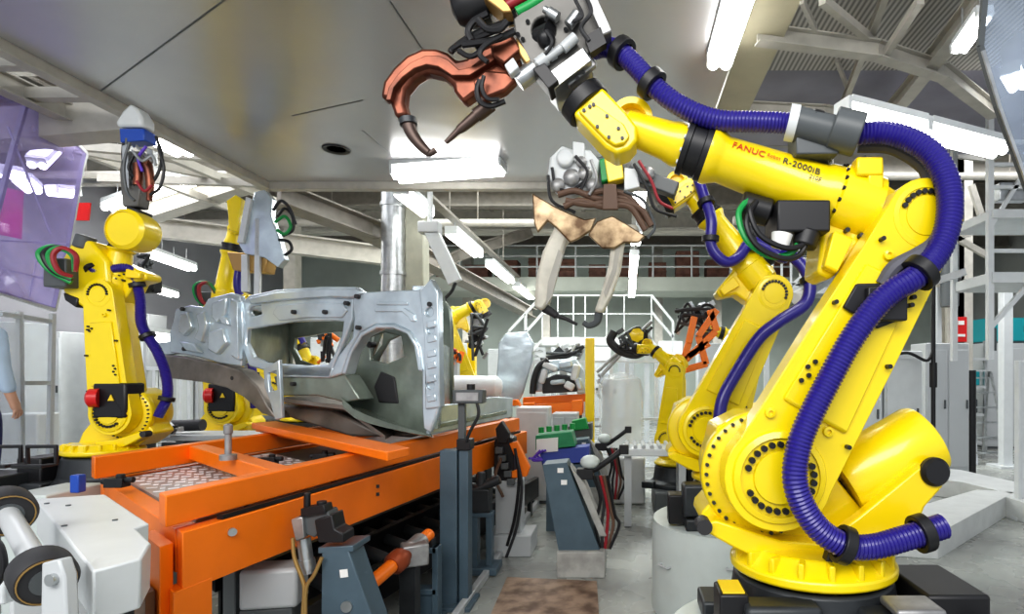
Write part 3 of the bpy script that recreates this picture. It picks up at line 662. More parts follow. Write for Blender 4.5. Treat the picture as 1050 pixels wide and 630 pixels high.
# --- pedestal and robot at the other side of the body
pb = MB().lathe((-3.82, 4.3, 0), (0, 0, 1), [(.02, 0), (.5, 0), (.5, .8), (.46, .86), (.02, .86)], 8)
tag(pb.build('robot_pedestal', 'dgrey', bevel=.02), 'dark grey pedestal under the yellow robot beside the violet screen', 'pedestal')
RB3 = robot('yellow welding robot with raised head standing beside the violet screen', (-3.82, 4.3, .863), 0, (114, 424), (102, 302), (131, 236), (.35, .94), mir=-1, detail=2, counter=False, red_motor=True, clamp_at=(.1, .4, .62, .93),
    hose_pts=[('A', -20, -75, -.02), ('A', 30, -98, -.05), ('A', 90, -100, -.05), ('A', 150, -90, -.02), ('A', 220, -62, .0), ('A', 290, -64, .0), ('A', 350, -58, .02), ('F', 140, -25, .06), ('F', 100, 30, .12), ('F', 140, 55, .1)])
Fq = RB3['Fq']; E3 = RB3['E']; mm_ = RB3['m']
for i, cname in enumerate(('green', 'black', 'green', 'redhose')):
    g = LMB(); g.tube([Fq(30 + 8 * i, 40, .3), Fq(70, 86 - 9 * i, .36), Fq(130, 110 - 12 * i, .38), Fq(170, 84 - 7 * i, .36), Fq(150, 40 - 3 * i, .34), Fq(80, 30, .32)], 6 * mm_, n=8)
    g.build('cable_loop', cname, RB3['root'])
g = LMB(); g.box(Fq(60, 92, .15), (.16, .2, .2)); g.cyl(Fq(190, 80, .1), Fq(250, 76, .1), 22 * mm_); g.build('wrist_motor', 'dgrey', RB3['root'], bevel=.01)
VR3 = VP((-9, 4.2), (5, 4.2))
g = MB(); g.plate(VR3.pts([(62, 268), (72, 250), (92, 246), (110, 268), (112, 300), (102, 332), (92, 322), (64, 300)], .02), (0, .22, 0)); hb_ = g.build('elbow_block', 'yellow', RB3['root'], bevel=.02)
g = MB(); g.plate(VR3.pts([(64, 300), (80, 306), (78, 316), (66, 308)], .03), (0, .2, 0)); g.build('elbow_motor', 'black', RB3['root'], bevel=.01)
g = MB(); c = VR3.pt(131, 236, .02); g.lathe(c, (0, -1, 0), [(.01, -.14), (.135, -.14), (.145, -.1), (.145, .03), (.12, .05), (.12, .04), (.01, .045)], 32); g.build('wrist_disc', 'yellow', RB3['root'])
g = LMB(); g.box((-.5, -.28, .08), (.34, .3, .14)); g.build('base_connector', 'dark', RB3['root'], bevel=.01)
g = LMB()
for i in range(3): g.tube([(-.5 - .06 * i, -.4, .1), (-.62 - .06 * i, -.5, .05), (-.62 - .06 * i, -.52, -.10), (-.60 - .06 * i, -.46, -.12)], .016, n=8, smooth=0)
g.build('base_cable', 'black', RB3['root'])

pb = MB().lathe((-4.98, 7.3, 0), (0, 0, 1), [(.02, 0), (.5, 0), (.5, .6), (.46, .66), (.02, .66)], 8)
tag(pb.build('robot_pedestal', 'dgrey', bevel=.02), 'dark pedestal under the yellow robot behind the car body front', 'pedestal')
RB4 = robot('yellow robot with red motor cap half hidden behind the car body front', (-4.98, 7.3, .66), 0, (230, 418), (222, 322), (243, 232), (.9, .4), mir=-1, detail=1, counter=False, red_motor=True, clamp_at=(.2, .6), hose_pts=[('A', -10, -70, .0), ('A', 100, -80, .0), ('A', 200, -66, .0), ('A', 300, -80, .02), ('F', 100, -50, .1), ('F', 170, -45, .1)])
Fq = RB4['Fq']; mm_ = RB4['m']
for i, cname in enumerate(('green', 'black', 'redhose')):
    g = LMB(); g.tube([Fq(10, 20, .1), Fq(40, 60 - 6 * i, .16), Fq(85, 70 - 7 * i, .18), Fq(100, 35, .15), Fq(60, 8, .1)], 6 * mm_, n=6); g.build('cable_loop', cname, RB4['root'])
g = LMB(); g.box(Fq(40, 45, 0), (.2, .2, .22)); g.build('wrist_motor', 'dgrey', RB4['root'], bevel=.01)

pb = MB().box((-5.1, 9.4, .25), (.9, .9, .5)); tag(pb.build('robot_pedestal', 'dgrey', bevel=.02), 'dark block pedestal under the yellow robot seen through the body opening', 'pedestal')
RB5 = robot('yellow robot bending downward, seen through the car body side opening', (-5.1, 9.4, .5), 0, (283, 402), (275, 318), (316, 372), (.5, -.8), mir=-1, detail=1, counter=False, clamp_at=(.5,), hose_pts=[('A', 0, -50, .2), ('A', 120, -70, .2), ('A', 240, -40, .2), ('F', 40, 70, .2), ('F', 150, 60, .2), ('F', 250, 50, .2)])
pb = MB().box((-2.75, 10.4, .2), (.9, .9, .4)); tag(pb.build('robot_pedestal', 'dgrey', bevel=.02), 'dark block pedestal under the small yellow robot behind the body rear', 'pedestal')
RB6 = robot('small yellow robot reaching over the white tank behind the body rear', (-2.75, 10.4, .4), .15, (478, 398), (456, 330), (494, 312), (.55, -.85), mir=-1, detail=1, counter=False, hose=False)
pb = MB().box((.66, 7.3, .15), (.6, .9, .3)); tag(pb.build('robot_pedestal', 'dgrey', bevel=.02), 'dark block pedestal under the yellow robot between the aisle fence and drum', 'pedestal')
RB7 = robot('yellow robot with bulky folded elbow standing behind the second robot', (.62, 7.3, .3), PI - .4, (684, 452), (692, 381), (664, 356), (.95, .1), detail=1, counter=True, hose=False)
pb = MB().box((1.95, 9.4, .15), (.9, .9, .3)); tag(pb.build('robot_pedestal', 'dgrey', bevel=.02), 'dark block pedestal under the robot holding the orange jig', 'pedestal')
RB8 = robot('far yellow robot holding the orange jig behind the second robot', (2.0, 9.4, .3), PI, (757, 420), (776, 352), (728, 340), (.98, .1), detail=1, counter=True, hose=False)
# ================================================================== WELDING GUNS
G1 = VP((-5, 2.3), (5, 2.3))
def g1(L, off): return [G1.pt(x, y, off) for x, y in L]
gx = G1.pt(590, 95)
t = thing('spot_welding_gun', 'large spot welding gun with curved copper jaw held high by the biggest robot', 'welding gun', gx)
V_ = Vector((0, -1, 0))
b = MB(); b.plate(g1([(528.5, 27), (542, 16), (566, -2), (590, -14), (612, 30), (620, 46), (601, 66), (585, 81), (566, 105), (550, 81), (531, 43)], .04), V_ * .05, [g1([(559.5 + 12 * math.cos(R(k)), 38 + 13 * math.sin(R(k))) for k in range(0, 360, 20)], .04)])
bp_ = b.build('gun_plate', 'gunplate', t, bevel=.006)
b = MB(); b.plate(g1([(535, 24), (566, -6), (592, -14), (618, 44), (588, 78), (552, 76)], -.10), V_ * .10); b.build('gun_housing', 'black', t, bevel=.01)
b = MB(); b.plate(g1([(588, -16), (600, -16), (628, 46), (619, 50)], .04), V_ * .09); b.plate(g1([(574, 72), (604, 56), (612, 70), (584, 92)], .05), V_ * .03); b.build('side_plate', 'alu', t, bevel=.005)
b = MB(); b.plate(g1([(600, 44), (616, 34), (622, 50), (606, 60)], .09), V_ * .04); b.build('black_pad', 'black', t)
b = MB(); b.plate(g1([(564, 104), (602, 76), (610, 88), (574, 116)], -.08), V_ * .2); b.build('adapter_plate', 'steel', t, bevel=.006)
b = MB(); b.plate(g1([(550, 84), (562, 78), (576, 96), (566, 104)], .045), V_ * .1); b.build('slide_block', 'black', t, bevel=.004)
b = MB()
for x, y in ((531, 35), (536, 40), (541, 22), (560, 20), (572, 16), (580, 30), (575, 72), (580, 81), (586, 73), (592, 80), (598, 74), (560, 12), (566, 60)): b.cyl(G1.pt(x, y, .09), G1.pt(x, y, .10), .008, n=10)
b.build('bolt', 'black', bp_)
b = MB(); b.cyl(G1.pt(551, 67, .12), G1.pt(560, 60, .12), .024); b.cyl(G1.pt(558, 62, .12), G1.pt(580, 46, .12), .015); b.cyl(G1.pt(577, 50, .12), G1.pt(590, 38, .12), .020); b.cyl(G1.pt(562, 57, .11), G1.pt(568, 53, .11), .026); b.build('air_cylinder', 'lightgrey', t)
b = MB(); b.cyl(G1.pt(553, 40, .06), G1.pt(566, 34, .10), .040); b.ball(G1.pt(560, 40, .10), .035); b.build('inner_motor', 'black', t)
b = MB(); b.tube([G1.pt(560, 32, .13), G1.pt(566, 42, .15), G1.pt(562, 52, .14), G1.pt(552, 62, .13)], .006, n=8); b.tube([G1.pt(600, -5, .12), G1.pt(606, 12, .16), G1.pt(596, 28, .14), G1.pt(604, 42, .13)], .008, n=8); b.tube([G1.pt(590, 0, .12), G1.pt(597, 16, .15), G1.pt(588, 22, .14)], .007, n=8); b.build('signal_cable', 'rubber', t)
b = MB(); b.lathe(G1.pt(572, 18, .12), (-.8, .0, .5), [(.01, 0), (.020, 0), (.020, .04), (.013, .045), (.013, .06), (.01, .06)], 16); b.cyl(G1.pt(583, 26, .12), G1.pt(592, 14, .12), .02); b.build('fitting', 'steel', t)
b = MB(); b.plate(g1([(500, 12), (511, 4), (527, 22), (530, 28), (521, 29)], .02), V_ * .1); b.plate(g1([(530, 42), (540, 54), (547, 66), (541, 70), (534, 60)], .06), V_ * .03); b.build('brass_block', 'brass', t, bevel=.006)
b = MB(); b.tube([G1.pt(530, 13, .08), G1.pt(545, 5, .08), G1.pt(565, -8, .08)], .02, n=12); b.build('green_hose', 'green', t)
b = MB(); b.tube([G1.pt(520, 6, .07), G1.pt(535, -2, .07), G1.pt(560, -14, .07)], .02, n=12); b.build('red_hose', 'redhose', t)
b = MB(); b.lathe(G1.pt(485, 6, .0), (.55, 0, .2), [(.01, -.085), (.05, -.075), (.075, -.045), (.085, 0), (.085, .05), (.05, .06), (.04, .16), (.01, .16)], 24); b.build('motor_cap', 'black', t)
b = MB(); b.bar(G1.pt(494, 0, -.02), G1.pt(530, 8, -.02), .05, .05); b.build('cap_bracket', 'dark', t, bevel=.004)
# copper C-jaw: thick flat casting with a web along its back
jaw = [(527, 57), (515, 51), (496, 59), (482.6, 69), (473, 71), (464, 63), (453, 59), (439, 59), (423, 66), (410, 78), (400, 92), (397, 108), (405.6, 110), (409, 119), (412, 128), (424.5, 125), (420.5, 113), (422, 100), (431, 89), (442, 82), (458, 86), (469, 94.5), (470, 101), (480, 113), (490.7, 105), (501.5, 100), (520, 89), (528, 80), (538, 70)]
b = MB(); b.plate(g1(jaw, -.035), V_ * .07); jw = b.build('copper_jaw', 'copper', t, bevel=.014)
web = [(462, 66), (453, 62), (439, 62), (424, 69), (412, 80), (402, 94), (399, 107), (404, 107), (407, 95), (416, 84), (428, 75), (440, 71), (452, 73), (466, 82), (484, 82), (500, 72), (515, 62), (512, 56), (497, 64), (484, 74), (473, 76)]
b = MB(); b.plate(g1(web, .03), V_ * .035); b.build('jaw_rib', 'copper', jw, bevel=.003)
b = MB(); b.tube(g1([(418, 124), (421, 134), (427, 144), (434, 152), (440, 157)], 0), lambda s_: .028 - .012 * s_, n=14); b.tube(g1([(437, 158), (442, 157), (447, 154)], 0), .012, n=10); b.build('lower_electrode', 'bronze', t)
b = MB(); b.cyl(G1.pt(418, 122), G1.pt(419, 128), .034); b.build('electrode_collar', 'dark', jw)
b = MB(); b.tube(g1([(504, 107), (488, 119)], .0), .027, n=16, smooth=0); b.tube(g1([(488, 119), (474, 131), (470, 134)], .0), lambda s_: .022 - .006 * s_, n=14, smooth=0); b.tube(g1([(472, 132), (457, 146.5)], 0), lambda s_: .014 - .005 * s_, n=12, smooth=0); b.build('upper_electrode', 'bronze', t)
b = MB(); b.plate(g1([(489, 88), (500, 78), (522, 80), (532, 88), (520, 100), (500, 108), (490, 100)], .035), V_ * .05); b.plate(g1([(505, 50), (525, 40), (538, 58), (520, 74), (508, 66)], .03), V_ * .06); b.build('copper_block', 'copper', t, bevel=.01)
b = MB()
b.tube(g1([(492, 82), (489, 92), (492, 104), (503, 109), (518, 104)], .10), .010, n=8); b.tube(g1([(496, 78), (494, 90), (500, 101), (512, 102)], .12), .008, n=8); b.build('jaw_cable', 'black', t)
b = MB(); b.plate(g1([(519, 72), (528, 64), (534, 74), (525, 82)], .09), V_ * .04); b.build('white_clamp', 'white', t, bevel=.005)
b = MB(); b.cyl(G1.pt(531, 84, .06), G1.pt(549, 71, .06), .036); b.build('thrust_rod', 'steel', t)
b = MB()
for i, L in enumerate(([(530, 20), (505, 28), (482, 38), (465, 50), (462, 54)], [(518, 26), (498, 36), (478, 42), (464, 50)], [(500, 14), (486, 22), (480, 32), (484, 42)], [(470, 52), (482, 58), (492, 52), (486, 44)], [(528, 32), (510, 40), (490, 44), (474, 46)], [(515, 36), (498, 46), (492, 56), (500, 64)], [(490, 20), (500, 30), (512, 30), (520, 22)])):
    b.tube(g1(L, .05 + .018 * i), .010 if i % 2 else .013, n=8)
b.build('cable_bundle', 'black', t)

# gun of the second robot
G2 = VP((-5, 4.05), (5, 4.05))
def g2(L, off): return [G2.pt(x, y, off) for x, y in L]
t = thing('spot_welding_gun', 'spot welding gun with two long pale hanging jaws and scorched brown shields', 'welding gun', G2.pt(620, 200))
W_ = V_
b = MB(); b.plate(g2([(567, 222), (591, 243), (581, 253), (575, 274), (565, 311), (558.5, 320), (550, 317), (552, 286), (558.5, 261), (571, 235)], -.05), W_ * .11); j1 = b.build('hanging_jaw', 'jaw', t, bevel=.02)
b = MB(); b.plate(g2([(573, 256), (577, 262), (566, 305), (560, 314), (562, 290)], .06), W_ * .012); b.build('jaw_stripe', 'beige', j1)
b = MB(); b.plate(g2([(608, 243), (618, 255), (626.6, 253), (624.5, 274), (618, 298.6), (610, 321), (618, 323), (628.7, 303), (637, 278), (641, 249), (656, 243), (653, 234), (622, 232)], -.05), W_ * .11); j2 = b.build('hanging_jaw', 'jaw', t, bevel=.02)
b = MB(); b.plate(g2([(632, 250), (637, 250), (632, 278), (621, 306), (619, 300), (628, 276)], .06), W_ * .012); b.build('jaw_stripe', 'beige', j2)
b = MB(); b.tube(g2([(557, 317), (568, 323), (580, 327), (592, 333)], 0), lambda s_: .022 - .012 * s_, n=10); b.cyl(G2.pt(560, 316), G2.pt(571, 324), .026); b.build('electrode', 'rubber', t)
b = MB(); b.tube(g2([(614, 321), (612, 330), (604, 334), (598, 331)], 0), lambda s_: .03 - .012 * s_, n=10); b.build('electrode', 'dgrey', t)
b = MB(); b.plate(g2([(546, 199), (558, 206), (570, 213), (585, 220), (600, 226), (612, 224), (606, 238), (594, 246), (585, 250), (572, 236), (562, 228), (552, 240), (548, 230)], .07), W_ * .03); b.build('scorched_shield', 'scorch', t, bevel=.01)
b = MB(); b.plate(g2([(603, 242), (612, 228), (628, 222), (645, 232), (662, 243), (655, 250), (640, 250), (630, 256), (618, 256)], .07), W_ * .03); b.build('scorched_shield', 'scorch', t, bevel=.01)
b = MB(); b.plate(g2([(566, 168), (578, 156), (590, 160), (606, 160), (616, 172), (612, 198), (590, 206), (570, 200), (564, 184)], -.06), W_ * .12); b.lathe(G2.pt(580, 164, .06), V_, [(.01, 0), (.06, 0), (.06, .05), (.03, .06), (.01, .06)], 18); b.build('gun_body', 'white', t, bevel=.012)
b = MB(); b.plate(g2([(600, 170), (628, 164), (650, 176), (646, 202), (604, 206)], -.12), W_ * .12); b.build('transformer', 'dgrey', t, bevel=.012)
b = MB(); b.plate(g2([(620, 168), (637, 165), (640, 188), (624, 192)], .02), W_ * .1); yb = b.build('yellow_block', 'yellow2', t, bevel=.008)
b = MB(); b.plate(g2([(615, 166), (620, 165), (624, 188), (617, 190)], .03), W_ * .06); b.build('green_hose', 'green', t, bevel=.01)
b = MB(); b.plate(g2([(640, 176), (652, 178), (656, 196), (640, 200)], .02), W_ * .09); b.plate(g2([(588, 148), (600, 150), (600, 170), (588, 168)], .03), W_ * .06); b.build('white_box', 'white', t, bevel=.008)
for i, L in enumerate(([(572, 200), (590, 196), (612, 204), (640, 204), (660, 222)], [(578, 212), (595, 206), (618, 212), (645, 212), (662, 236)], [(600, 200), (622, 196), (644, 202), (664, 226)], [(580, 206), (606, 210), (630, 206), (656, 214), (668, 232)])):
    MB().tube(g2(L, .10 + .03 * (i % 2)), .022, n=10).build('brown_cable', 'cablebrown', t)
b = MB(); b.plate(g2([(619, 190), (632, 190), (634, 216), (618, 216)], .14), W_ * .03); b.build('cable_clamp', 'cablebrown', t, bevel=.004)
for i, L in enumerate(([(566, 172), (570, 190), (584, 196), (600, 186)], [(590, 160), (602, 176), (596, 194)], [(562, 180), (566, 206), (590, 218)], [(640, 196), (660, 206), (671, 232), (664, 244)], [(606, 164), (612, 184), (604, 200)], [(655, 165), (668, 186), (676, 206), (690, 214)], [(650, 168), (664, 194), (672, 214), (694, 222)])):
    MB().tube(g2(L, .09 + .012 * i), .011, n=8).build('thin_cable', ['black', 'rubber', 'black', 'dgrey', 'alu', 'redhose', 'black'][i], t)
for x, y, r_ in ((572, 190, .05), (586, 182, .06), (600, 178, .05), (596, 166, .04), (608, 190, .05), (648, 186, .04), (640, 166, .05), (664, 178, .05)): MB().ball(G2.pt(x, y, .08), r_, (1, .6, 1), 10).build('fitting', 'alu', t)
b = MB(); b.bar(G2.pt(650, 180, -.02), G2.pt(694, 196, -.0), .10, .10); b.build('mount_arm', 'dgrey', t, bevel=.01)

# gun raised by the robot beside the violet screen
G3 = VP((-6, 4.3), (5, 4.3))
def g3(L, off): return [G3.pt(x, y, off) for x, y in L]
t = thing('spot_welding_gun', 'small raised welding gun with white cap and copper arm below the ceiling panel edge', 'welding gun', G3.pt(145, 200))
b = MB(); b.plate(g3([(137, 216), (134, 180), (137, 160), (154, 160), (157, 185), (153, 216)], -.06), V_ * .1); b.build('gun_body', 'gunplate', t, bevel=.01)
b = MB(); b.plate(g3([(134, 132), (140, 122), (148, 114), (154, 118), (160, 128), (160, 137), (134, 137)], -.06), V_ * .13); b.build('white_cap', 'white', t, bevel=.02)
b = MB(); b.plate(g3([(135, 138), (160, 138), (161, 150), (136, 152)], -.05), V_ * .11); b.build('blue_block', 'blue', t, bevel=.008)
b = MB(); b.tube(g3([(150, 165), (153, 178), (154, 192), (153, 206)], .08), lambda s_: .035 - .016 * s_, n=12); b.tube(g3([(141, 168), (142, 180), (141, 190)], .08), .03, n=12); b.build('copper_arm', 'copper', t)
b = MB(); b.plate(g3([(131, 152), (137, 150), (138, 196), (132, 190)], .02), V_ * .05); b.plate(g3([(156, 154), (162, 156), (162, 182), (157, 186)], .02), V_ * .05); b.build('side_frame', 'steel', t, bevel=.004)
b = MB(); b.cyl(G3.pt(138, 119, -.05), G3.pt(140, 128, -.05), .05); b.build('motor_cap', 'black', t)
for i, L in enumerate(([(128, 136), (126, 160), (130, 182), (138, 190)], [(130, 142), (129, 165), (134, 184)], [(160, 140), (166, 160), (162, 178), (154, 190)], [(140, 150), (148, 158), (156, 166)], [(137, 160), (132, 172), (138, 182)], [(150, 150), (142, 162), (146, 176)], [(133, 146), (127, 170), (130, 196), (138, 206)], [(162, 150), (168, 172), (164, 192), (154, 200)], [(136, 155), (146, 165), (156, 160), (160, 170)], [(140, 186), (148, 196), (156, 190)])):
    MB().tube(g3(L, .04 + .015 * i), .010, n=8).build('gun_cable', ['rubber', 'dgrey', 'black', 'steel', 'black', 'purple', 'dgrey', 'black', 'steel', 'redhose'][i], t)

# clamping bracket held by the robot behind the body front
G4 = VP((-6, 6.85), (5, 6.85))
def g4(L, off): return [G4.pt(x, y, off) for x, y in L]
t = thing('gripper_bracket', 'pale metal gripper bracket held up behind the car body front', 'gripper', G4.pt(270, 240))
b = MB(); b.plate(g4([(262, 215), (266, 200), (276, 197), (284, 206), (283, 224), (291, 246), (297, 268), (290, 276), (276, 266), (256, 262), (250, 252), (258, 238)], -.05), V_ * .1); b.build('bracket_plate', 'galv', t, bevel=.01)
b = MB(); b.plate(g4([(246, 250), (252, 250), (260, 205), (255, 203)], .05), V_ * .05); b.plate(g4([(264, 225), (269, 225), (268, 345), (262, 345)], .0), V_ * .05); b.plate(g4([(250, 262), (256, 262), (257, 300), (250, 300)], .0), V_ * .05); b.build('hanging_bar', 'white', t, bevel=.006)
b = MB(); b.plate(g4([(237, 208), (246, 202), (252, 206), (248, 240), (240, 238)], -.03), V_ * .08); b.build('yellow_end', 'yellow', t, bevel=.01)
b = MB(); b.plate(g4([(244, 262), (286, 264), (282, 282), (250, 280)], -.2), V_ * .2); b.build('tan_clamp', 'brass', t, bevel=.01)
for i, L in enumerate(([(284, 222), (292, 214), (300, 222), (300, 236), (290, 242)], [(282, 228), (292, 222), (298, 232), (292, 240), (284, 236)], [(280, 216), (288, 206), (297, 214), (303, 230)], [(286, 246), (296, 248), (299, 256), (292, 262)])):
    MB().tube(g4(L, .06 + .02 * i), .018, n=8).build('cable_loop', ['black', 'green', 'rubber', 'black'][i], t)

# ================================================================== ORANGE CARRIER
O2 = Vector((-1.85, 2.36, 0)); r_ = Vector((.168, .986, 0)).normalized(); e_ = Vector((-.76, .65, 0)).normalized()
def S(a, b, z): return O2 + r_ * a + e_ * b + Vector((0, 0, z))
def sbox(mb, a0, a1, b0, b1, z0, z1):
    q = [S(a0, b0, z0), S(a1, b0, z0), S(a1, b1, z0), S(a0, b1, z0)]
    return mb.plate(q, (0, 0, z1 - z0))
BW = 1.78
t = thing('body_carrier', 'orange steel carrier frame with open cross beams, carrying the car body', 'carrier', S(2, .9, 1.07))
for b0 in (0.0, BW - .11): sbox(MB(), 0, 4.15, b0, b0 + .11, 1.075, 1.205).build('side_rail', 'orange', t, bevel=.006)
for a0 in (.62, 3.98): sbox(MB(), a0, a0 + .13, .10, BW - .10, 1.10, 1.195).build('cross_beam', 'orange', t, bevel=.006)
b = MB(); q = [Zp(258, 434, 1.27), Zp(397, 464, 1.27), Zp(420, 459, 1.27), Zp(283, 432, 1.27)]; b.plate(q, (0, 0, -.05))
b.build('bolster_plate', 'orange', t, bevel=.005)
b = MB(); q = [Zp(262, 438, 1.22), Zp(388, 464, 1.22), Zp(400, 461, 1.22), Zp(275, 437, 1.22)]; b.plate(q, (0, 0, -.04)); b.build('cross_beam', 'orange', t)
b = MB(); c = Zp(234, 471, 1.2); b.lathe((c.x, c.y, 1.196), (0, 0, 1), [(.01, 0), (.045, 0), (.045, .03), (.018, .035), (.018, .15), (.024, .155), (.024, .2), (.012, .21), (.01, .21)], 16); b.build('locating_pin', 'alu', t)
for px, py in ((120, 494), (276, 472), (330, 468)):
    c = Zp(px, py, 1.12); g = MB(); g.box((c.x, c.y, 1.115), (.10, .06, .05)); g.cyl((c.x - .08, c.y, 1.12), (c.x + .09, c.y, 1.13), .016); g.cyl((c.x + .02, c.y, 1.1), (c.x + .02, c.y, 1.16), .02); g.build('small_clamp', 'black', t, bevel=.004)
t = thing('lift_table', 'long orange lift table with tread plate top beneath the carrier frame', 'conveyor', S(2, .9, .2))
for b0 in (-.05, BW - .04): sbox(MB(), .06, 4.3, b0, b0 + .09, .80, 1.05).build('side_beam', 'orange', t, bevel=.005)
sbox(MB(), .06, .16, .06, BW - .06, .86, 1.045).build('end_beam', 'orange', t, bevel=.004)
sbox(MB(), 4.2, 4.3, .06, BW - .06, .80, 1.05).build('end_beam', 'orange', t, bevel=.004)
tpp = sbox(MB(), .17, 1.35, .10, BW - .10, 1.03, 1.052).build('tread_plate', 'tread', t)
g = MB()
for i in range(13):
    for j in range(19):
        c = S(.22 + i * .088 + (.044 if j % 2 else 0), .17 + j * .08, 1.052); g.box(c, (.050, .024, .006), R(80 + (45 if j % 2 else -45)))
g.build('tread_stud', 'stud', tpp)['kind'] = 'stuff'
sbox(MB(), 1.36, 4.15, .10, BW - .10, 1.0, 1.03).build('dark_deck', 'dark', t)
b = MB(); b.bar(S(.25, -.02, 1.062), S(4.1, -.02, 1.062), .03, .02); b.build('slide_strip', 'black', t)
g = MB()
for a in (.42, 1.05, 1.7, 2.4, 3.1, 3.7): g.cyl(S(a, -.01, 1.03) - r_ * .0 + e_ * .03, S(a, -.01, 1.03) - e_ * .035, .028)
for a in (.42, 1.05, 1.7, 2.4, 3.1, 3.7):
    w_ = MB(); c = S(a, .0, 1.062); w_.cyl(c + e_ * .04, c - e_ * .02, .012, n=14); w_.build('guide_roller', 'rubber', t)
g.bm.free()
sbox(MB(), .02, .2, -.055, .05, .62, .82).build('end_bracket', 'orange', t, bevel=.005)
sbox(MB(), -.02, .04, .02, .34, .55, 1.0).build('end_plate', 'orange', t, bevel=.004)
sbox(MB(), -.07, -.03, .06, .26, .45, .82).build('brown_plate', mat('brown_guard', (.16, .09, .05), .5), t)
for a in (.45, 3.67):
    for b0 in (.28, 1.2): sbox(MB(), a, a + .14, b0, b0 + .2, 0, .86).build('leg', 'dgrey', t, bevel=.01)
g = MB(); c = S(1.35, -.055, .97)
for k in range(2): g.box(S(1.42, -.056, .93 + .05 * k), (.02, .012, .02), .17)
g.build('latch_slot', 'dark', t)
sbox(MB(), 2.55, 2.68, -.054, -.05, .92, .97).build('white_sticker', 'label', t)
b = MB(); b.cyl(S(.30, -.05, .99), S(.30, -.07, .99), .018); b.build('eye_bolt', 'steel', t)
g = MB(); sbox(g, .06, .3, .22, .34, 1.05, 1.10); g.build('valve_box', 'label', t, bevel=.006)

# dark roller track under the lift table
t = thing('conveyor_track', 'low black conveyor track on the floor under the orange lift table', 'conveyor', S(2.5, .3, 0))
for b0 in (.03, .6, .97, 1.45): sbox(MB(), .75, 4.9, b0, b0 + .08, .18, .42).build('track_rail', 'black', t, bevel=.006)
for i in range(14):
    a = .9 + i * .3; MB().cyl(S(a, .06, .33), S(a, 1.46, .33), .045, n=14).build('roller', 'dgrey', t)
for a in (.8, 2.75, 4.6):
    for b0 in (.04, .98, 1.46): sbox(MB(), a, a + .07, b0, b0 + .06, 0, .18).build('leg', 'dark', t)
# ================================================================== CAR BODY
A0 = P(450, 400, 4.2); B0 = P(160, 400, 5.2)
CB = VP((A0.x, A0.y), (B0.x, B0.y)); BK = Vector((-.25, 1.15, 0))
def cb(L, off=0.0): return [CB.pt(x, y, off) for x, y in L]
u_ = (B0 - A0); u_.z = 0; u_.normalize()
t = thing('car_body', 'bare galvanised car body shell resting on the orange carrier', 'car body', CB.pt(420, 446))
def body(name, L, m, off=0.0, th=.04, holes=(), bevel=.012, parent=None):
    b = MB(); b.plate(cb(L, off), -CB.n * th, [cb(h_, off) for h_ in holes]); return b.build(name, m, parent or t, bevel=bevel)
quarter = [(361, 306), (372, 300), (400, 298), (429, 297), (437, 292), (440.5, 288), (448, 299), (450, 327), (451, 416), (441, 444), (434, 440), (432.5, 419), (432.5, 381), (429, 356), (420, 340), (404, 333), (385, 333), (369, 341), (357, 362), (350, 384), (337, 388), (347, 365), (361, 346), (363, 327)]
qp = body('rear_quarter_panel', quarter, 'galv', .03, .05)
body('wheel_arch_flange', [(432.5, 381), (429, 356), (420, 340), (404, 333), (385, 333), (369, 341), (357, 362), (350, 384), (354, 384), (360, 363), (371, 345), (386, 337), (403, 337), (417, 343), (425, 357), (429, 381)], 'galv', .05, .10, parent=qp, bevel=.01)
body('stamped_rib', [(384, 316), (415, 316), (424, 322), (426, 330), (421, 330), (418, 325), (412, 320), (384, 320)], 'galv', .042, .02, parent=qp, bevel=.006)
body('stamped_rib', [(386, 310), (418, 310), (418, 313), (386, 313)], 'galv', .042, .02, parent=qp, bevel=.006)
rear = [(430, 298), (437, 291), (441, 286), (449, 300), (451, 418), (436, 420), (435, 350), (432, 320)]
b = MB(); b.plate(cb(rear, .05), -CB.n * .06, [cb([(438 + 4 * math.cos(R(k)) + x_, y_ + 4.5 * math.sin(R(k))) for k in range(0, 360, 30)], .05) for x_, y_ in ((2, 320), (3, 338), (3, 395))]); rp_ = b.build('rear_pillar', 'galv', t, bevel=.008)
for y_ in (330, 345, 360, 372, 386, 406): body('pillar_boss', [(437, y_), (446, y_ - 2), (447, y_ + 5), (438, y_ + 7)], 'galv', .06, .03, parent=rp_, bevel=.006)
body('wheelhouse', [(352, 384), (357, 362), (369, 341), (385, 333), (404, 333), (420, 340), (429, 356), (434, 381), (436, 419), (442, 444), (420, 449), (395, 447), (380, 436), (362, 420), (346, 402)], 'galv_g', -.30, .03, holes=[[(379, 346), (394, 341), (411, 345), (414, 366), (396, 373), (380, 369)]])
body('wheelhouse_patch', [(390, 381), (404, 387), (408, 414), (388, 413), (383, 397)], 'rubber', -.285, .02)
b = MB(); c = CB.pt(384, 354, -.25); b.cyl(c, c + CB.n * .06, .025); b.build('weld_stud', 'black', t)
b = MB()
for k in range(9):
    q = k / 8; x = 352 + 92 * q
    top = CB.pt(354 + 86 * q, 392 + 40 * q ** .7, -.17); 
rows = []
for k in range(9):
    q = k / 8
    p0 = CB.pt(346 + 95 * q, 402 + 44 * q ** .75, -.28); p1 = CB.pt(350 + 92 * q, 408 + 38 * q ** .6, .02); p2 = CB.pt(352 + 90 * q, 418 + 30 * q ** .5, .05)
    rows.append([p0, p1, p2, p2 + Vector((0, .03, -.01)), p1 + Vector((0, .03, -.01)), p0 + Vector((0, .03, -.01))])
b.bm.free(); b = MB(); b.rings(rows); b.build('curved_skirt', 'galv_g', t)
body('sill', [(280, 386), (300, 387), (340, 384), (353, 384), (362, 398), (369, 410), (353, 413), (325, 406), (286, 406)], 'galv_g', .0, .16)
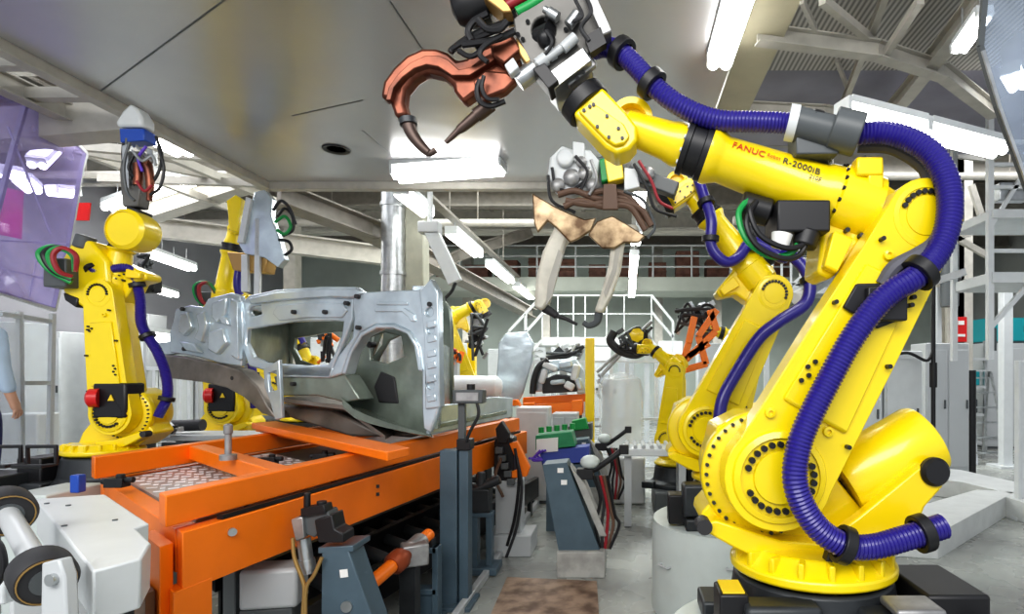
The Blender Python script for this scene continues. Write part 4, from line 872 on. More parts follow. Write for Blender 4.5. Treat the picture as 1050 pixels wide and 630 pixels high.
body('sill_step', [(286, 373), (300, 376), (336, 375), (342, 378), (338, 388), (288, 387)], 'galv', .02, .14)
frame = [(247, 311), (255, 303), (283, 297), (328, 294), (363, 294), (374, 300), (362, 307), (361, 327), (354, 346), (342, 375), (338, 388), (288, 386), (270.6, 380), (255, 376), (247, 352)]
hole = [(253, 338), (270, 335), (302, 330), (340, 329), (352, 330), (350, 344), (343, 362), (336, 374), (315, 375), (290, 373), (274, 372), (259, 366), (252, 352)]
hole2 = [(256, 314), (267, 313), (268, 322), (258, 325), (254, 320)]
b = MB(); b.plate(cb(frame, .02), -CB.n * .05, [cb(hole, .02), cb(hole2, .02)]); fr_ = b.build('side_opening_frame', 'galv', t, bevel=.012)
body('roof_rail', [(253, 306), (283, 299), (328, 296), (363, 296), (372, 300), (360, 306), (328, 305), (283, 308), (256, 312)], 'galv', .055, .05, parent=fr_, bevel=.015)
body('stamped_panel', [(284, 313), (320, 310), (350, 311), (356, 318), (350, 326), (316, 326), (286, 329), (279, 321)], 'galv', .035, .02, parent=fr_, bevel=.008)
for x, y in ((300, 320), (332, 320), (354, 311), (239, 311), (239, 345), (238, 388), (366, 336), (365, 304), (186, 317), (188, 358), (440, 312), (299, 394)):
    b = MB(); c = CB.pt(x, y, .06); b.cyl(c - CB.n * .03, c + CB.n * .003, .017, n=12); b.build('access_hole', 'rubber', t)
cowl = [(180, 317), (194, 313), (208, 315), (213, 306), (236, 300), (246, 303), (249, 333), (247, 376), (226, 373), (198, 365), (174, 362), (173, 343), (177, 330)]
cw = body('front_bulkhead', cowl, 'galv', .04, .05)
for L in ([(184, 322), (192, 319), (196, 336), (188, 345), (182, 340)], [(200, 322), (208, 319), (212, 332), (206, 352), (198, 348), (203, 336)], [(216, 311), (232, 305), (230, 322), (222, 332), (216, 325)], [(213, 340), (228, 336), (232, 352), (222, 364), (212, 358)], [(182, 350), (198, 352), (205, 362), (190, 360)], [(236, 306), (243, 308), (244, 370), (237, 366)], [(222, 322), (232, 326), (234, 334), (226, 332)]):
    body('stamped_relief', L, 'galv', .075, .05, parent=cw, bevel=.014)
body('front_tip', [(163, 352), (178, 349), (182, 363), (161, 365)], 'galv', .0, .3)
body('front_rail', [(161, 364), (188, 366), (223, 373), (246, 380), (264, 397), (274, 416), (284, 430), (268, 424), (250, 408), (232, 398), (207, 392), (163, 387)], 'galv_d', .06, .14)
b = MB(); b.plate(cb([(270, 379), (286, 369), (289, 429), (282, 431), (276, 410), (271, 397)], .14), -CB.n * .03, [cb([(274, 383), (283, 380), (284, 400), (276, 402)], .14)]); b.build('hinge_bracket', 'galv', t, bevel=.006)
# floor, far side, cross members
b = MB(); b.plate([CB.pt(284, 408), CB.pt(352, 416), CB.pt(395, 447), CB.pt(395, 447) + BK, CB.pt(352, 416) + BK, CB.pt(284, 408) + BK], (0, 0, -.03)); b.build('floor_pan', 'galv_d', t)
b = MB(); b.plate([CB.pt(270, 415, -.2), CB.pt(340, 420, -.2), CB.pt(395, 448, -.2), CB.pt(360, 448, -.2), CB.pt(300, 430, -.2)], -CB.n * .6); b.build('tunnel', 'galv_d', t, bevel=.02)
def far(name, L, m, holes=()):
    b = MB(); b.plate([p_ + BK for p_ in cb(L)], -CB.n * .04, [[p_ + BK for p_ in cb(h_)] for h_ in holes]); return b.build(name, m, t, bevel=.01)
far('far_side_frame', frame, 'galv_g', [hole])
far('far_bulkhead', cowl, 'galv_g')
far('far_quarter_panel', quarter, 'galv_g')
for (x, y, h_) in ((250, 312, .08), (362, 300, .08), (430, 300, .10)):
    MB().bar(CB.pt(x, y), CB.pt(x, y) + BK, .10, h_).build('roof_cross_member', 'galv', t, bevel=.01)
MB().plate([CB.pt(432, 350), CB.pt(449, 350), CB.pt(449, 440), CB.pt(436, 440)], BK).build('rear_inner_panel', 'galv_g', t)
MB().plate([CB.pt(246, 316), CB.pt(246, 372), CB.pt(246, 372) + BK, CB.pt(246, 316) + BK], u_ * .03).build('dash_panel', 'galv_g', t)
TL = VP((P(438, 430, 4.22).x, 4.22), (P(528, 430, 6.2).x, 6.2))
b = MB(); b.plate(TL.pts([(441, 446), (526, 428), (526, 408), (505, 407), (470, 414), (449, 416)]), -TL.n * .04); tp_ = b.build('tail_panel', 'galv', t, bevel=.01)
b = MB(); b.plate(TL.pts([(446, 440), (520, 425), (520, 421), (446, 435)], .02), -TL.n * .03); b.build('tail_rib', 'galv_g', tp_, bevel=.006)

# ================================================================== BOTTOM CORNER MACHINERY
ztop = 1.2
tl = [(36, 512), (108, 507), (153, 537), (139, 542), (155, 557), (145, 573), (95, 586)]
pt_ = [Zp(x, y, ztop) for x, y in tl]
t = thing('machine_cover', 'pale grey sheet metal machine cover with clipped corner before the orange table', 'cover', (-1.75, 1.9, 0))
b = MB(); cen = sum(pt_, Vector()) / len(pt_)
bot = [Vector((cen.x + (p_.x - cen.x) * .97, cen.y + (p_.y - cen.y) * .97, ztop - .14)) for p_ in pt_]
b.rings([bot, pt_]); cv = b.build('cover_box', 'white', t, bevel=.006)
b = MB()
for x, y in ((48, 517), (66, 540), (118, 534), (70, 519)): c = Zp(x, y, ztop); b.cyl((c.x, c.y, ztop - .004), (c.x, c.y, ztop + .004), .008, n=8)
b.build('cover_screw', 'dgrey', cv)
b = MB(); b.box((cen.x - .28, cen.y + .10, .53), (.22, .22, 1.06), .8); b.build('pedestal', 'lightgrey', t, bevel=.01)
t = thing('roller_shaft', 'pale shaft with two dark rubber rollers in the lower corner beside the machine cover', 'roller', (-2.1, 1.9, 0))
c1, c2 = P(6, 524, 1.8), P(44, 590, 1.45); ax = (c2 - c1).normalized()
b = MB(); b.cyl(c1 - ax * .05, c2 + ax * .03, .027); b.build('shaft', 'lightgrey', t)
for c, rr in ((c1, .070), (c2, .064)):
    g = MB(); g.lathe(c, ax, [(.03, -.05), (rr * .9, -.05), (rr, -.035), (rr, .035), (rr * .9, .05), (.03, .05)], 32); rl_ = g.build('roller', 'rubber', t)
    g = MB(); g.lathe(c, ax, [(.03, -.054), (rr * .5, -.054), (rr * .5, .054), (.03, .054)], 24); g.build('roller_hub', 'dgrey', rl_)
    g = MB(); g.lathe(c, ax, [(rr * .82, .050), (rr * .82, .056), (rr * .86, .056), (rr * .86, .050), (rr * .82, .050)], 28, False); g.build('roller_band', 'brass', rl_)
BP = VP((P(50, 600, 1.36).x, 1.37), (P(90, 600, 1.33).x, 1.35))
g = MB(); g.plate([p_ for p_ in BP.pts([(42, 578), (60, 574), (66, 592), (70, 680), (74, 1050), (40, 1050), (40, 680)])], -BP.n * .03); g.build('bearing_plate', 'lightgrey', t, bevel=.005)
g = MB(); c = BP.pt(56, 594); g.cyl(c - BP.n * .01, c + BP.n * .012, .014); g.build('bearing_bolt', 'steel', t)
g = thing('cable_coil', 'black cables and white fittings hanging by the rollers in the bottom corner', 'cables', P(8, 570, 2.0))
for i, L in enumerate(([(-5, 545), (8, 556), (12, 578), (4, 596), (-8, 600)], [(-6, 552), (4, 566), (6, 584), (-4, 594)])): MB().tube([P(x - 8, y + 4, 1.5) for x, y in L], .008, n=8).build('cable', 'black', g)
b = MB(); c = P(3, 602, 1.58); b.box(c, (.06, .05, .08)); b.build('plug', 'white', g, bevel=.006)
t = thing('junction_box', 'pale grey control box with wire handle at the foot of the robot beside the screen', 'box', (-3.5, 3.55, 0))
c = P(58, 490, 3.55); b = MB(); b.box((c.x, 3.55, .5), (.26, .40, 1.0)); b.build('box_body', 'offwhite', t, bevel=.01)
for i in range(2):
    q = c + Vector((-.12 + .2 * i, -.25, .12)); MB().tube([q, q + Vector((0, -.08, 0)), q + Vector((.16, -.08, 0)), q + Vector((.16, 0, 0)), q + Vector((.16, 0, .1)), q + Vector((0, 0, .1)), q], .012, n=8, smooth=0).build('wire_handle', 'black', t)
b = MB(); q = P(80, 496, 3.30); b.box(q, (.05, .05, .10)); b.build('blue_valve', 'blue', t, bevel=.006)

# ================================================================== BLUE-GREY STANDS
def stand_post():
    t = thing('sensor_post', 'tall blue-grey square post with sensor box on top beside the orange table', 'post', P(467, 605, 4.3) * 1)
    X = P(462, 600, 4.3).x
    b = MB(); b.box((X, 4.3, .57), (.125, .12, 1.14)); b.build('post_box', 'bluegrey', t, bevel=.006)
    b = MB(); b.box((X + .105, 4.32, .6), (.07, .12, 1.2)); b.box((X + .055, 4.25, .57), (.012, .02, 1.1)); b.build('post_channel', 'bluegrey', t, bevel=.006)
    b = MB(); b.box((X + .08, 4.32, 1.33), (.05, .05, .4)); b.build('upper_pole', 'dgrey', t, bevel=.004)
    b = MB(); b.box((X + .14, 4.3, 1.53), (.22, .12, .10)); sx = b.build('sensor_box', 'dgrey', t, bevel=.008)
    b = MB(); b.box((X + .14, 4.235, 1.53), (.16, .01, .06)); b.build('sensor_face', 'alu', sx)
    b = MB(); b.cyl((X + .15, 4.3, 1.58), (X + .15, 4.3, 1.62), .03); b.build('sensor_knob', 'black', sx)
    b = MB(); b.box((X + .11, 4.3, 1.18), (.10, .12, .08)); b.build('pole_clamp', 'black', t, bevel=.006)
    b = MB(); b.box((X + .03, 4.3, .015), (.3, .3, .03)); b.build('base_plate', 'bluegrey', t, bevel=.004)
    MB().tube([(X + .2, 4.26, 1.5), (X + .22, 4.24, 1.4), (X + .16, 4.24, 1.28), (X + .13, 4.24, 1.2)], .012, n=8).build('sensor_cable', 'black', t)
stand_post()
t = thing('open_stand', 'low open blue-grey frame stand with window beside the tall post base', 'frame', P(445, 618, 4.15))
X = P(442, 618, 4.15).x; Y = 4.0
b = MB()
for s_ in (-.09, .09): b.box((X + s_, Y, .26), (.04, .10, .52))
for z_ in (.50, .22, .02): b.box((X, Y, z_), (.2, .10, .04))
b.box((X, Y, .12), (.14, .06, .18)); b.build('frame_body', 'bluegrey', t, bevel=.005)
b = MB(); b.box((X, Y, .545), (.14, .08, .05)); b.cyl((X - .04, Y, .56), (X + .05, Y, .56), .03); b.build('top_sensor', 'black', t, bevel=.005)
b = MB(); b.box((X - .02, Y, .01), (.28, .26, .02)); b.build('base_plate', 'bluegrey', t)
# tapered stand with pneumatic clamp in front
Y = 2.92
TP = VP((-5, Y), (5, Y))
t = thing('clamp_stand', 'blue-grey tapered stand with flat top plate before the orange side beam', 'stand', (P(350, 600, Y).x, Y, 0))
b = MB(); b.plate(TP.pts([(330, 567), (357, 564), (366, 590), (384, 640), (400, 735), (328, 735)]), (0, .16, 0)); b.build('stand_body', 'bluegrey', t, bevel=.006)
b = MB(); q = TP.pts([(326, 562), (362, 560)]); b.plate([q[0], q[1], q[1] + Vector((.0, .2, 0)), q[0] + Vector((0, .2, 0))], (0, 0, -.03)); b.build('top_plate', 'bluegrey', t, bevel=.004)
b = MB(); b.plate(TP.pts([(348, 585), (356, 584), (357, 592), (349, 593)], .004), (0, .004, 0)); b.build('sticker', 'label', t)
b = MB(); c = TP.pt(356, 622); b.cyl(c + Vector((0, .02, 0)), c - Vector((0, .012, 0)), .028); b.build('pivot_bolt', 'steel', t)
t = thing('pneumatic_clamp', 'black and silver pneumatic clamp with copper pipes sitting on the tapered stand', 'clamp', TP.pt(325, 560))
b = MB(); b.plate(TP.pts([(305, 530), (318, 526), (336, 524), (340, 536), (322, 552), (306, 546)], .0), (0, .10, 0)); b.build('clamp_head', 'dgrey', t, bevel=.008)
b = MB(); b.plate(TP.pts([(322, 534), (340, 528), (343, 543), (352, 548), (352, 557), (326, 557)], .03), (0, .12, 0)); b.build('clamp_arm', 'black', t, bevel=.006)
b = MB(); b.plate(TP.pts([(308, 522), (332, 518), (334, 526), (308, 531)], .02), (0, .08, 0)); c = TP.pt(315, 523, -.02); b.cyl(c, c + Vector((0, 0, .085)), .016); c = TP.pt(330, 520, -.02); b.cyl(c, c + Vector((0, 0, .03)), .024); b.build('clamp_jaw', 'black', t, bevel=.004)
b = MB(); b.plate(TP.pts([(298, 533), (310, 530), (312, 552), (303, 556)], .02), (0, .06, 0)); b.build('side_plate', 'alu', t, bevel=.006)
b = MB(); b.cyl(TP.pt(311, 552, -.04), TP.pt(316, 588, -.04), .034); b.cyl(TP.pt(314, 574, -.04), TP.pt(316, 584, -.04), .040); b.build('air_cylinder', 'steel', t)
for i, L in enumerate(([(300, 552), (302, 572), (310, 594), (312, 606), (310, 640)], [(330, 572), (322, 590), (314, 604), (313, 640)])): MB().tube(TP.pts(L, .03), .010, n=8).build('copper_pipe', 'brass', t)
# near-view leftovers of the same group: grey gearbox under the beam
t = thing('grey_gearbox', 'pale grey angular gearbox under the orange beam behind the tapered stand', 'gearbox', Zp(250, 640, 0))
q = P(282, 587, 3.0); b = MB(); b.box((q.x, 3.0, .62), (.27, .18, .2), .17); b.build('gearbox_body', 'lightgrey', t, bevel=.02)
b = MB(); b.box((q.x - .02, 3.0, .26), (.24, .16, .52), .25); b.build('stand', 'dgrey', t, bevel=.01)
# orange drive cylinder
t = thing('orange_drive_shaft', 'orange pipe-like drive shaft with silver coupling low beside the black track', 'shaft', P(400, 590, 3.9))
a_, b_ = P(360, 616, 3.2), P(406, 577, 3.62)
MB().cyl(a_, b_, .042).build('orange_pipe', 'orange', t)
g = MB(); d_ = (b_ - a_).normalized(); g.lathe(b_ - d_ * .05, d_, [(.01, 0), (.05, 0), (.07, .03), (.07, .10), (.05, .13), (.05, .18), (.01, .18)], 18); g.build('red_coupling', mat('rust_red_coupling', (.35, .08, .03), .4, metal=.4), t)
c_ = b_ + d_ * .16; g = MB(); g.box(c_ + Vector((.03, 0, -.02)), (.16, .13, .14), .5); g.cyl(c_, c_ + d_ * .14, .06); g.build('gear_head', 'alu', t, bevel=.012)
MB().cyl(c_ + d_ * .12, c_ + d_ * .24, .042).build('far_pipe', 'orange', t)
g = MB(); g.box((c_.x, c_.y, c_.z / 2 - .05), (.10, .1, c_.z - .1)); g.box((a_.x, a_.y, a_.z / 2), (.08, .08, a_.z)); g.build('support', 'dark', t)
# second clamping station further along
Y = 5.5; TP = VP((-5, Y), (5, Y))
t = thing('clamp_station', 'black clamping station with orange bracket at the far end of the orange table', 'clamp', (P(520, 500, Y).x, Y, 0))
X0 = P(521, 500, Y).x
b = MB(); b.plate(TP.pts([(507, 452), (517, 446), (526, 450), (528, 500), (514, 504), (506, 486)], 0), (0, .2, 0)); b.plate(TP.pts([(508, 440), (514, 432), (522, 445), (520, 455), (510, 455)], .04), (0, .1, 0)); b.build('clamp_body', 'black', t, bevel=.008)
b = MB(); b.plate(TP.pts([(522, 455), (530, 453), (543, 480), (540, 489), (524, 491), (524, 484), (534, 481), (526, 465)], .05), (0, .08, 0)); b.build('orange_bracket', 'orange', t, bevel=.008)
b = MB(); b.box((X0, Y + .1, .38), (.24, .22, .62)); b.box((X0 + .02, Y + .1, .10), (.42, .4, .2)); b.build('stand', 'lightgrey', t, bevel=.01)
b = MB(); 
for q in range(5): b.box(TP.pt(512 + 3 * q, 462 + 8 * q, .06), (.07, .06, .06))
b.build('valve_row', 'dgrey', t, bevel=.006)
for i, L in enumerate(([(528, 460), (532, 490), (528, 530), (520, 560)], [(530, 470), (535, 500), (530, 540), (518, 575)], [(514, 470), (508, 490), (516, 510)])): MB().tube(TP.pts(L, .10), .014, n=8).build('hanging_cable', ['black', 'rubber', 'cablebrown'][i], t)
t = thing('low_clamp', 'small grey clamp on a short blue-grey bracket beyond the tall post', 'clamp', (P(495, 560, 5.0).x, 5.0, 0))
X0 = P(494, 560, 5).x
b = MB(); b.box((X0 - .05, 5, .25), (.05, .1, .5)); b.box((X0 + .07, 5, .25), (.05, .1, .5)); b.box((X0, 5, .04), (.3, .25, .06)); b.box((X0, 5, .5), (.2, .12, .04)); b.build('bracket', 'bluegrey', t, bevel=.006)
b = MB(); b.box((X0 - .02, 5, .62), (.2, .14, .2)); b.cyl((X0 - .1, 4.98, .68), (X0 + .16, 4.98, .80), .04); b.cyl((X0, 4.98, .6), (X0, 4.98, .86), .035); b.build('clamp_body', 'dark', t, bevel=.01)
b = MB(); b.cyl((X0 - .3, 4.98, .58), (X0 - .1, 4.98, .6), .05); b.build('clamp_motor', 'alu', t)

# slanted consoles
def console(label, Y, front, group=None, blk=True):
    TP = VP((-5, Y), (5, Y)); X0 = sum(TP.pt(*p_).x for p_ in front) / 4
    t = thing('slanted_console', label, 'console', (X0, Y, 0), group=group)
    f3 = TP.pts(front); b = MB(); b.plate(f3, (.0, .26, 0)); b.build('console_body', 'bluegrey', t, bevel=.006)
    zb = f3[2].z
    b = MB(); b.box((X0 + .12, Y + .15, zb / 2), (.40, .4, zb)); b.build('plinth', 'concrete', t, bevel=.008)
    g = MB(); 
    for k in range(2):
        c = f3[0].lerp(f3[1], .7) + Vector((.01 + .03 * k, -.004, -.06 - .10 * k)); g.box(c, (.05, .006, .04))
    g.build('label_plate', 'label', t)
    b = MB(); a_ = f3[1] + Vector((.12, .1, -.10)); b.tube([a_ + Vector((0, 0, 0)), a_ + Vector((.10, 0, .02)), a_ + Vector((.22, -.02, .1)), a_ + Vector((.34, -.03, .19))], .026, n=12); b.box(a_ + Vector((.03, 0, -.01)), (.14, .10, .09)); b.box(a_ + Vector((.36, -.03, .2)), (.08, .06, .08)); b.build('handle_arm', 'black', t, bevel=.006)
    b = MB(); b.ball(a_ + Vector((.07, 0, .09)), .085, (1, 1, .7)); b.build('white_knob', 'offwhite', t)
    b = MB(); b.plate([f3[1] + Vector((.02, .04, -.03)), f3[1] + Vector((.16, .04, -.2)), f3[2] + Vector((.06, .04, .1)), f3[2] + Vector((.0, .04, .1))], (0, .18, 0)); b.build('console_back', 'concrete', t, bevel=.01)
    for i in range(5):
        q = f3[1] + Vector((.22 + .03 * i, .06, -.12)); MB().tube([q, q + Vector((.06, 0, -.2 - .03 * i)), q + Vector((.02 + .02 * i, 0, -.42)), q + Vector((.06 - .01 * i, 0, -.62))], .014, n=8).build('hanging_cable', ['black', 'rubber', 'redhose', 'cablebrown', 'black'][i], t)
    return t
console('nearer slanted blue-grey console with white knob and black arm on concrete plinth', 4.9, [(556, 477), (581, 474.5), (615, 564.5), (573, 567)])
console('further slanted blue-grey console with black arm behind the nearer one', 7.0, [(586, 452), (603, 450), (618, 500), (592, 501)])
# valve blocks behind the consoles
t = thing('valve_block', 'green and blue valve block with white side behind the slanted consoles', 'valve', P(570, 460, 6.3))
Y = 6.3; TP = VP((-5, Y), (5, Y))
b = MB(); b.plate(TP.pts([(549, 447), (586, 443), (590, 458), (549, 462)]), (0, .3, 0)); b.build('green_block', mat('green_enamel', (.03, .28, .12), .4, noise=.2), t, bevel=.01)
b = MB(); b.plate(TP.pts([(550, 451), (572, 449), (572, 463), (550, 465)], .03), (0, .03, 0)); b.build('white_panel', 'label', t)
b = MB(); b.plate(TP.pts([(553, 463), (604, 458), (604, 474), (556, 478)]), (0, .26, 0)); b.build('blue_block', mat('deep_blue_enamel', (.05, .08, .36), .4), t, bevel=.01)
b = MB(); q = TP.pts([(560, 478), (600, 476), (600, 545), (560, 545)]); b.plate(q, (0, .2, 0)); b.build('stand', 'bluegrey', t)
g = MB()
for k in range(5): c = TP.pt(555 + 8 * k, 444 - k, -.1); g.cyl(c, c + Vector((0, 0, .06)), .03)
g.build('green_cap', 'green', t)
for i in range(3): MB().tube(TP.pts([(560 - 3 * i, 462), (550 - 2 * i, 466 + 3 * i), (556, 472), (548 - 3 * i, 470)], .06 + .02 * i), .012, n=8).build('violet_cable', 'purple', t)
t = thing('valve_block', 'green topped valve box standing behind the further console', 'valve', P(598, 448, 7.7))
Y = 7.7; TP = VP((-5, Y), (5, Y))
b = MB(); b.plate(TP.pts([(582, 438), (607, 434), (607, 452), (584, 454)]), (0, .3, 0)); b.build('green_block', 'dgrey', t, bevel=.01)
b = MB(); b.plate(TP.pts([(586, 432), (600, 429), (604, 440), (588, 442)], .04), (0, .2, 0)); b.build('green_cover', 'green', t, bevel=.01)
b = MB(); q = TP.pts([(586, 452), (604, 452), (604, 525), (586, 525)]); b.plate(q, (0, .2, 0)); b.build('stand', 'dgrey', t)
# ================================================================== SCREENS
t_a, t_b = P(0, 300, 5.2), P(88, 300, 6.3)
SC = VP((t_a.x, t_a.y), (t_b.x, t_b.y))
def frame_bars(vp, segs, w, m, name, parent):
    for L in segs:
        b = MB()
        q = vp.pts(L, .02)
        for i, j in zip(q, q[1:]): b.bar(i, j, w, w)
        b.build(name, m, parent)
t = thing('hanging_screen', 'tall violet-tinted clear screen in a pale frame beside the raised robot', 'screen', SC.pt(30, 300))
MB().plate(SC.pts([(-30, 40), (0, 70), (30, 102), (88, 158), (85, 170), (72, 245), (56, 316), (0, 300), (-30, 292)]), -SC.n * .008).build('screen_sheet', 'violet_glass', t)
frame_bars(SC, [[(-30, 38), (0, 68), (30, 101), (88, 157)], [(88, 157), (84, 172), (71, 248), (55, 318)], [(28, 102), (14, 150), (0, 205), (-12, 250)], [(-30, 290), (0, 300), (56, 318)]], .035, 'lightgrey', 'screen_frame', t)
frame_bars(SC, [[(0, 247), (70, 250)], [(0, 275), (62, 290)], [(40, 255), (30, 306)], [(8, 130), (52, 240)]], .012, 'white', 'stay_rod', t)
t = thing('guard_fence', 'clear lower guard panels in grey posts at the far edge by the person', 'fence', SC.pt(25, 470))
for L in ([(-30, 312), (0, 318), (52, 328), (50, 470), (-30, 480)],): MB().plate(SC.pts(L), -SC.n * .006).build('clear_panel', 'glass', t)
frame_bars(SC, [[(20, 320), (22, 504)], [(54, 322), (50, 498)], [(0, 322), (54, 330)], [(22, 393), (51, 393)]], .04, 'lightgrey', 'fence_post', t)
b = MB(); b.box((P(30, 400, 7.4).x, 7.4, .6), (.5, .3, 1.2)); 
tag(b.build('storage_bin', 'lightgrey', bevel=.02), 'pale grey cabinet seen through the lower guard panels', 'cabinet')
R3v = VP((P(0, 200, 3.3).x, 3.1), (P(0, 200, 3.3).x + 8, 3.4))
t = thing('hanging_screen', 'clear screen with a bent dark edge hanging in the upper corner beside the scaffold', 'screen', P(1040, 60, 3.3))
VR = VP((1.8, 3.1), (2.4, 3.2))
MB().plate(VR.pts([(1012, -30), (1005, 50), (1022, 108), (1052, 190), (1100, 320), (1130, 320), (1130, -30)]), -VR.n * .006).build('screen_sheet', glass_mat('cool_screen', (.55, .62, .72), .30), t)
b = MB(); q = VR.pts([(1012, -30), (1005, 48), (1022, 108), (1052, 190), (1100, 320)], .01)
for i, j in zip(q, q[1:]): b.bar(i, j, .022, .03)
b.build('edge_strip', 'dgrey', t)
b = MB(); q = VR.pts([(1008, 52), (1025, 110), (1054, 190)], .03)
for i, j in zip(q, q[1:]): b.bar(i, j, .01, .02)
b.build('bright_edge', 'steel', t)
t = MB(); t.plate([P(-4, 190, 7.4), P(22, 196, 7.6), P(20, 245, 7.6), P(-4, 240, 7.4)], (0, .03, 0)); tag(t.build('banner_sign', mat('magenta_sheet', (.55, .06, .30), .5)), 'magenta sheet hanging behind the violet screen', 'banner')
t = MB(); t.plate([P(78, 208, 9), P(92, 208, 9), P(90, 226, 9), P(78, 226, 9)], (0, .03, 0)); tag(t.build('banner_sign', 'red'), 'small red sheet hanging just past the violet screen edge', 'banner')
for i, (x, y, x2, y2) in enumerate(((38, 170, 52, 156), (0, 178, 17, 181), (22, 186, 34, 196), (54, 198, 76, 200))):  # glowing tubes added in place of lamp reflections on the violet screen
    tube_light(P(x, y, 9.2 + .5 * i), P(x2, y2, 9.6 + .5 * i), .22, 'short added tube standing for a lamp reflection in the violet screen, %s from its upper edge' % ORD[i], 'added reflection tubes behind the violet screen', hang=.1)

# ================================================================== PERSON
struct('trim_7', MB().box((-6.3, 4.55, .3), (3.3, 2.0, .6)), mat('platform_paint', (.48, .50, .50), .5, noise=.1))
pr = thing('person', 'person in pale blue shirt and navy trousers standing at the edge, facing the robots', 'person', (-5.14, 4.62, .6))
def skin_mesh(name, verts, edges, root, m, parent, sub=2, label=None):
    me = bpy.data.meshes.new(name); me.from_pydata([Vector(v_[:3]) + Vector(pr.location) for v_ in verts], [], []) if False else me.from_pydata([v_[:3] for v_ in verts], edges, [])
    o = bpy.data.objects.new(name, me); C.objects.link(o)
    sk = o.modifiers.new('skin', 'SKIN'); sk.use_smooth_shade = True
    for i, v_ in enumerate(verts): me.skin_vertices[0].data[i].radius = (v_[3], v_[4] if len(v_) > 4 else v_[3])
    me.skin_vertices[0].data[root].use_root = True
    s_ = o.modifiers.new('sub', 'SUBSURF'); s_.levels = s_.render_levels = sub
    bpy.context.view_layer.update()
    m2 = bpy.data.meshes.new_from_object(o.evaluated_get(bpy.context.evaluated_depsgraph_get()))
    bpy.data.objects.remove(o); m2.materials.clear(); m2.materials.append(M[m]); m2.name = name
    for p_ in m2.polygons: p_.use_smooth = True
    o = bpy.data.objects.new(name, m2); C.objects.link(o); o.parent = parent
    return o
vb = [(0, 0, .95, .14, .11), (0, .0, 1.15, .13, .10), (0, .0, 1.36, .16, .11), (0, -.01, 1.47, .06, .06), (0, 0, 1.53, .055, .055), (0, .02, 1.60, .075, .085), (0, .01, 1.69, .08, .095), (0, 0, 1.745, .05, .06)]
eb = [(i, i + 1) for i in range(7)]
for s_ in (-1, 1):
    n0 = len(vb); vb += [(s_ * .17, 0, 1.40, .065), (s_ * .23, -.02, 1.14, .048), (s_ * .245, .06, .90, .034), (s_ * .245, .09, .83, .038, .022), (s_ * .09, 0, .88, .095), (s_ * .10, .01, .50, .062), (s_ * .10, -.02, .10, .042), (s_ * .105, .02, .04, .04, .035), (s_ * .11, .14, .03, .035, .025)]
    eb += [(2, n0), (n0, n0 + 1), (n0 + 1, n0 + 2), (n0 + 2, n0 + 3), (0, n0 + 4), (n0 + 4, n0 + 5), (n0 + 5, n0 + 6), (n0 + 6, n0 + 7), (n0 + 7, n0 + 8)]
    for k in range(4):
        m0 = len(vb); x = s_ * .245; y = .065 + .02 * k; L = (.06, .072, .068, .05)[k]
        vb += [(x + s_ * .004, y + .008, .80 - .012, .009), (x - s_ * .006, y + .014, .80 - L * .6, .008), (x - s_ * .02, y + .012, .80 - L, .007)]
        eb += [(n0 + 3, m0), (m0, m0 + 1), (m0 + 1, m0 + 2)]
    m0 = len(vb); vb += [(s_ * .235, .125, .845, .011), (s_ * .225, .14, .80, .009)]; eb += [(n0 + 3, m0), (m0, m0 + 1)]
skin_mesh('body', vb, eb, 0, 'skin', pr)
vs_ = [(0, 0, .96, .165, .13), (0, 0, 1.15, .155, .12), (0, 0, 1.36, .185, .13), (0, 0, 1.45, .09, .08)]; es_ = [(0, 1), (1, 2), (2, 3)]
for s_ in (-1, 1):
    n0 = len(vs_); vs_ += [(s_ * .175, 0, 1.40, .085), (s_ * .232, -.02, 1.15, .066), (s_ * .245, .05, .93, .05)]; es_ += [(2, n0), (n0, n0 + 1), (n0 + 1, n0 + 2)]
skin_mesh('shirt', vs_, es_, 0, 'shirt', pr)
vt = [(0, 0, .97, .155, .125), (0, 0, .88, .15, .125)]; et = [(0, 1)]
for s_ in (-1, 1):
    n0 = len(vt); vt += [(s_ * .095, 0, .82, .11), (s_ * .105, .01, .5, .082), (s_ * .105, -.02, .09, .07)]; et += [(1, n0), (n0, n0 + 1), (n0 + 1, n0 + 2)]
skin_mesh('trousers', vt, et, 0, 'navy', pr)
for s_ in (-1, 1):
    g = LMB(); g.ball((s_ * .11, .06, .045), .06, (.85, 2.1, .75)); g.build('shoe', 'black', pr)
    g = LMB(); g.ball((s_ * .033, .103, 1.665), .012); g.build('eye', 'label', pr)
    g = LMB(); g.ball((s_ * .084, .01, 1.65), .026, (.4, .8, 1.2)); g.build('ear', 'skin', pr)
g = LMB(); g.ball((0, .115, 1.635), .018, (.8, 1, 1.5)); g.build('nose', 'skin', pr)
g = LMB(); g.ball((0, .096, 1.595), .022, (1.2, .5, .3)); g.build('mouth', mat('lip', (.42, .16, .13), .5), pr)
g = LMB(); g.ball((0, -.012, 1.70), .098, (.95, 1.05, .85)); g.build('hair', 'hair', pr)

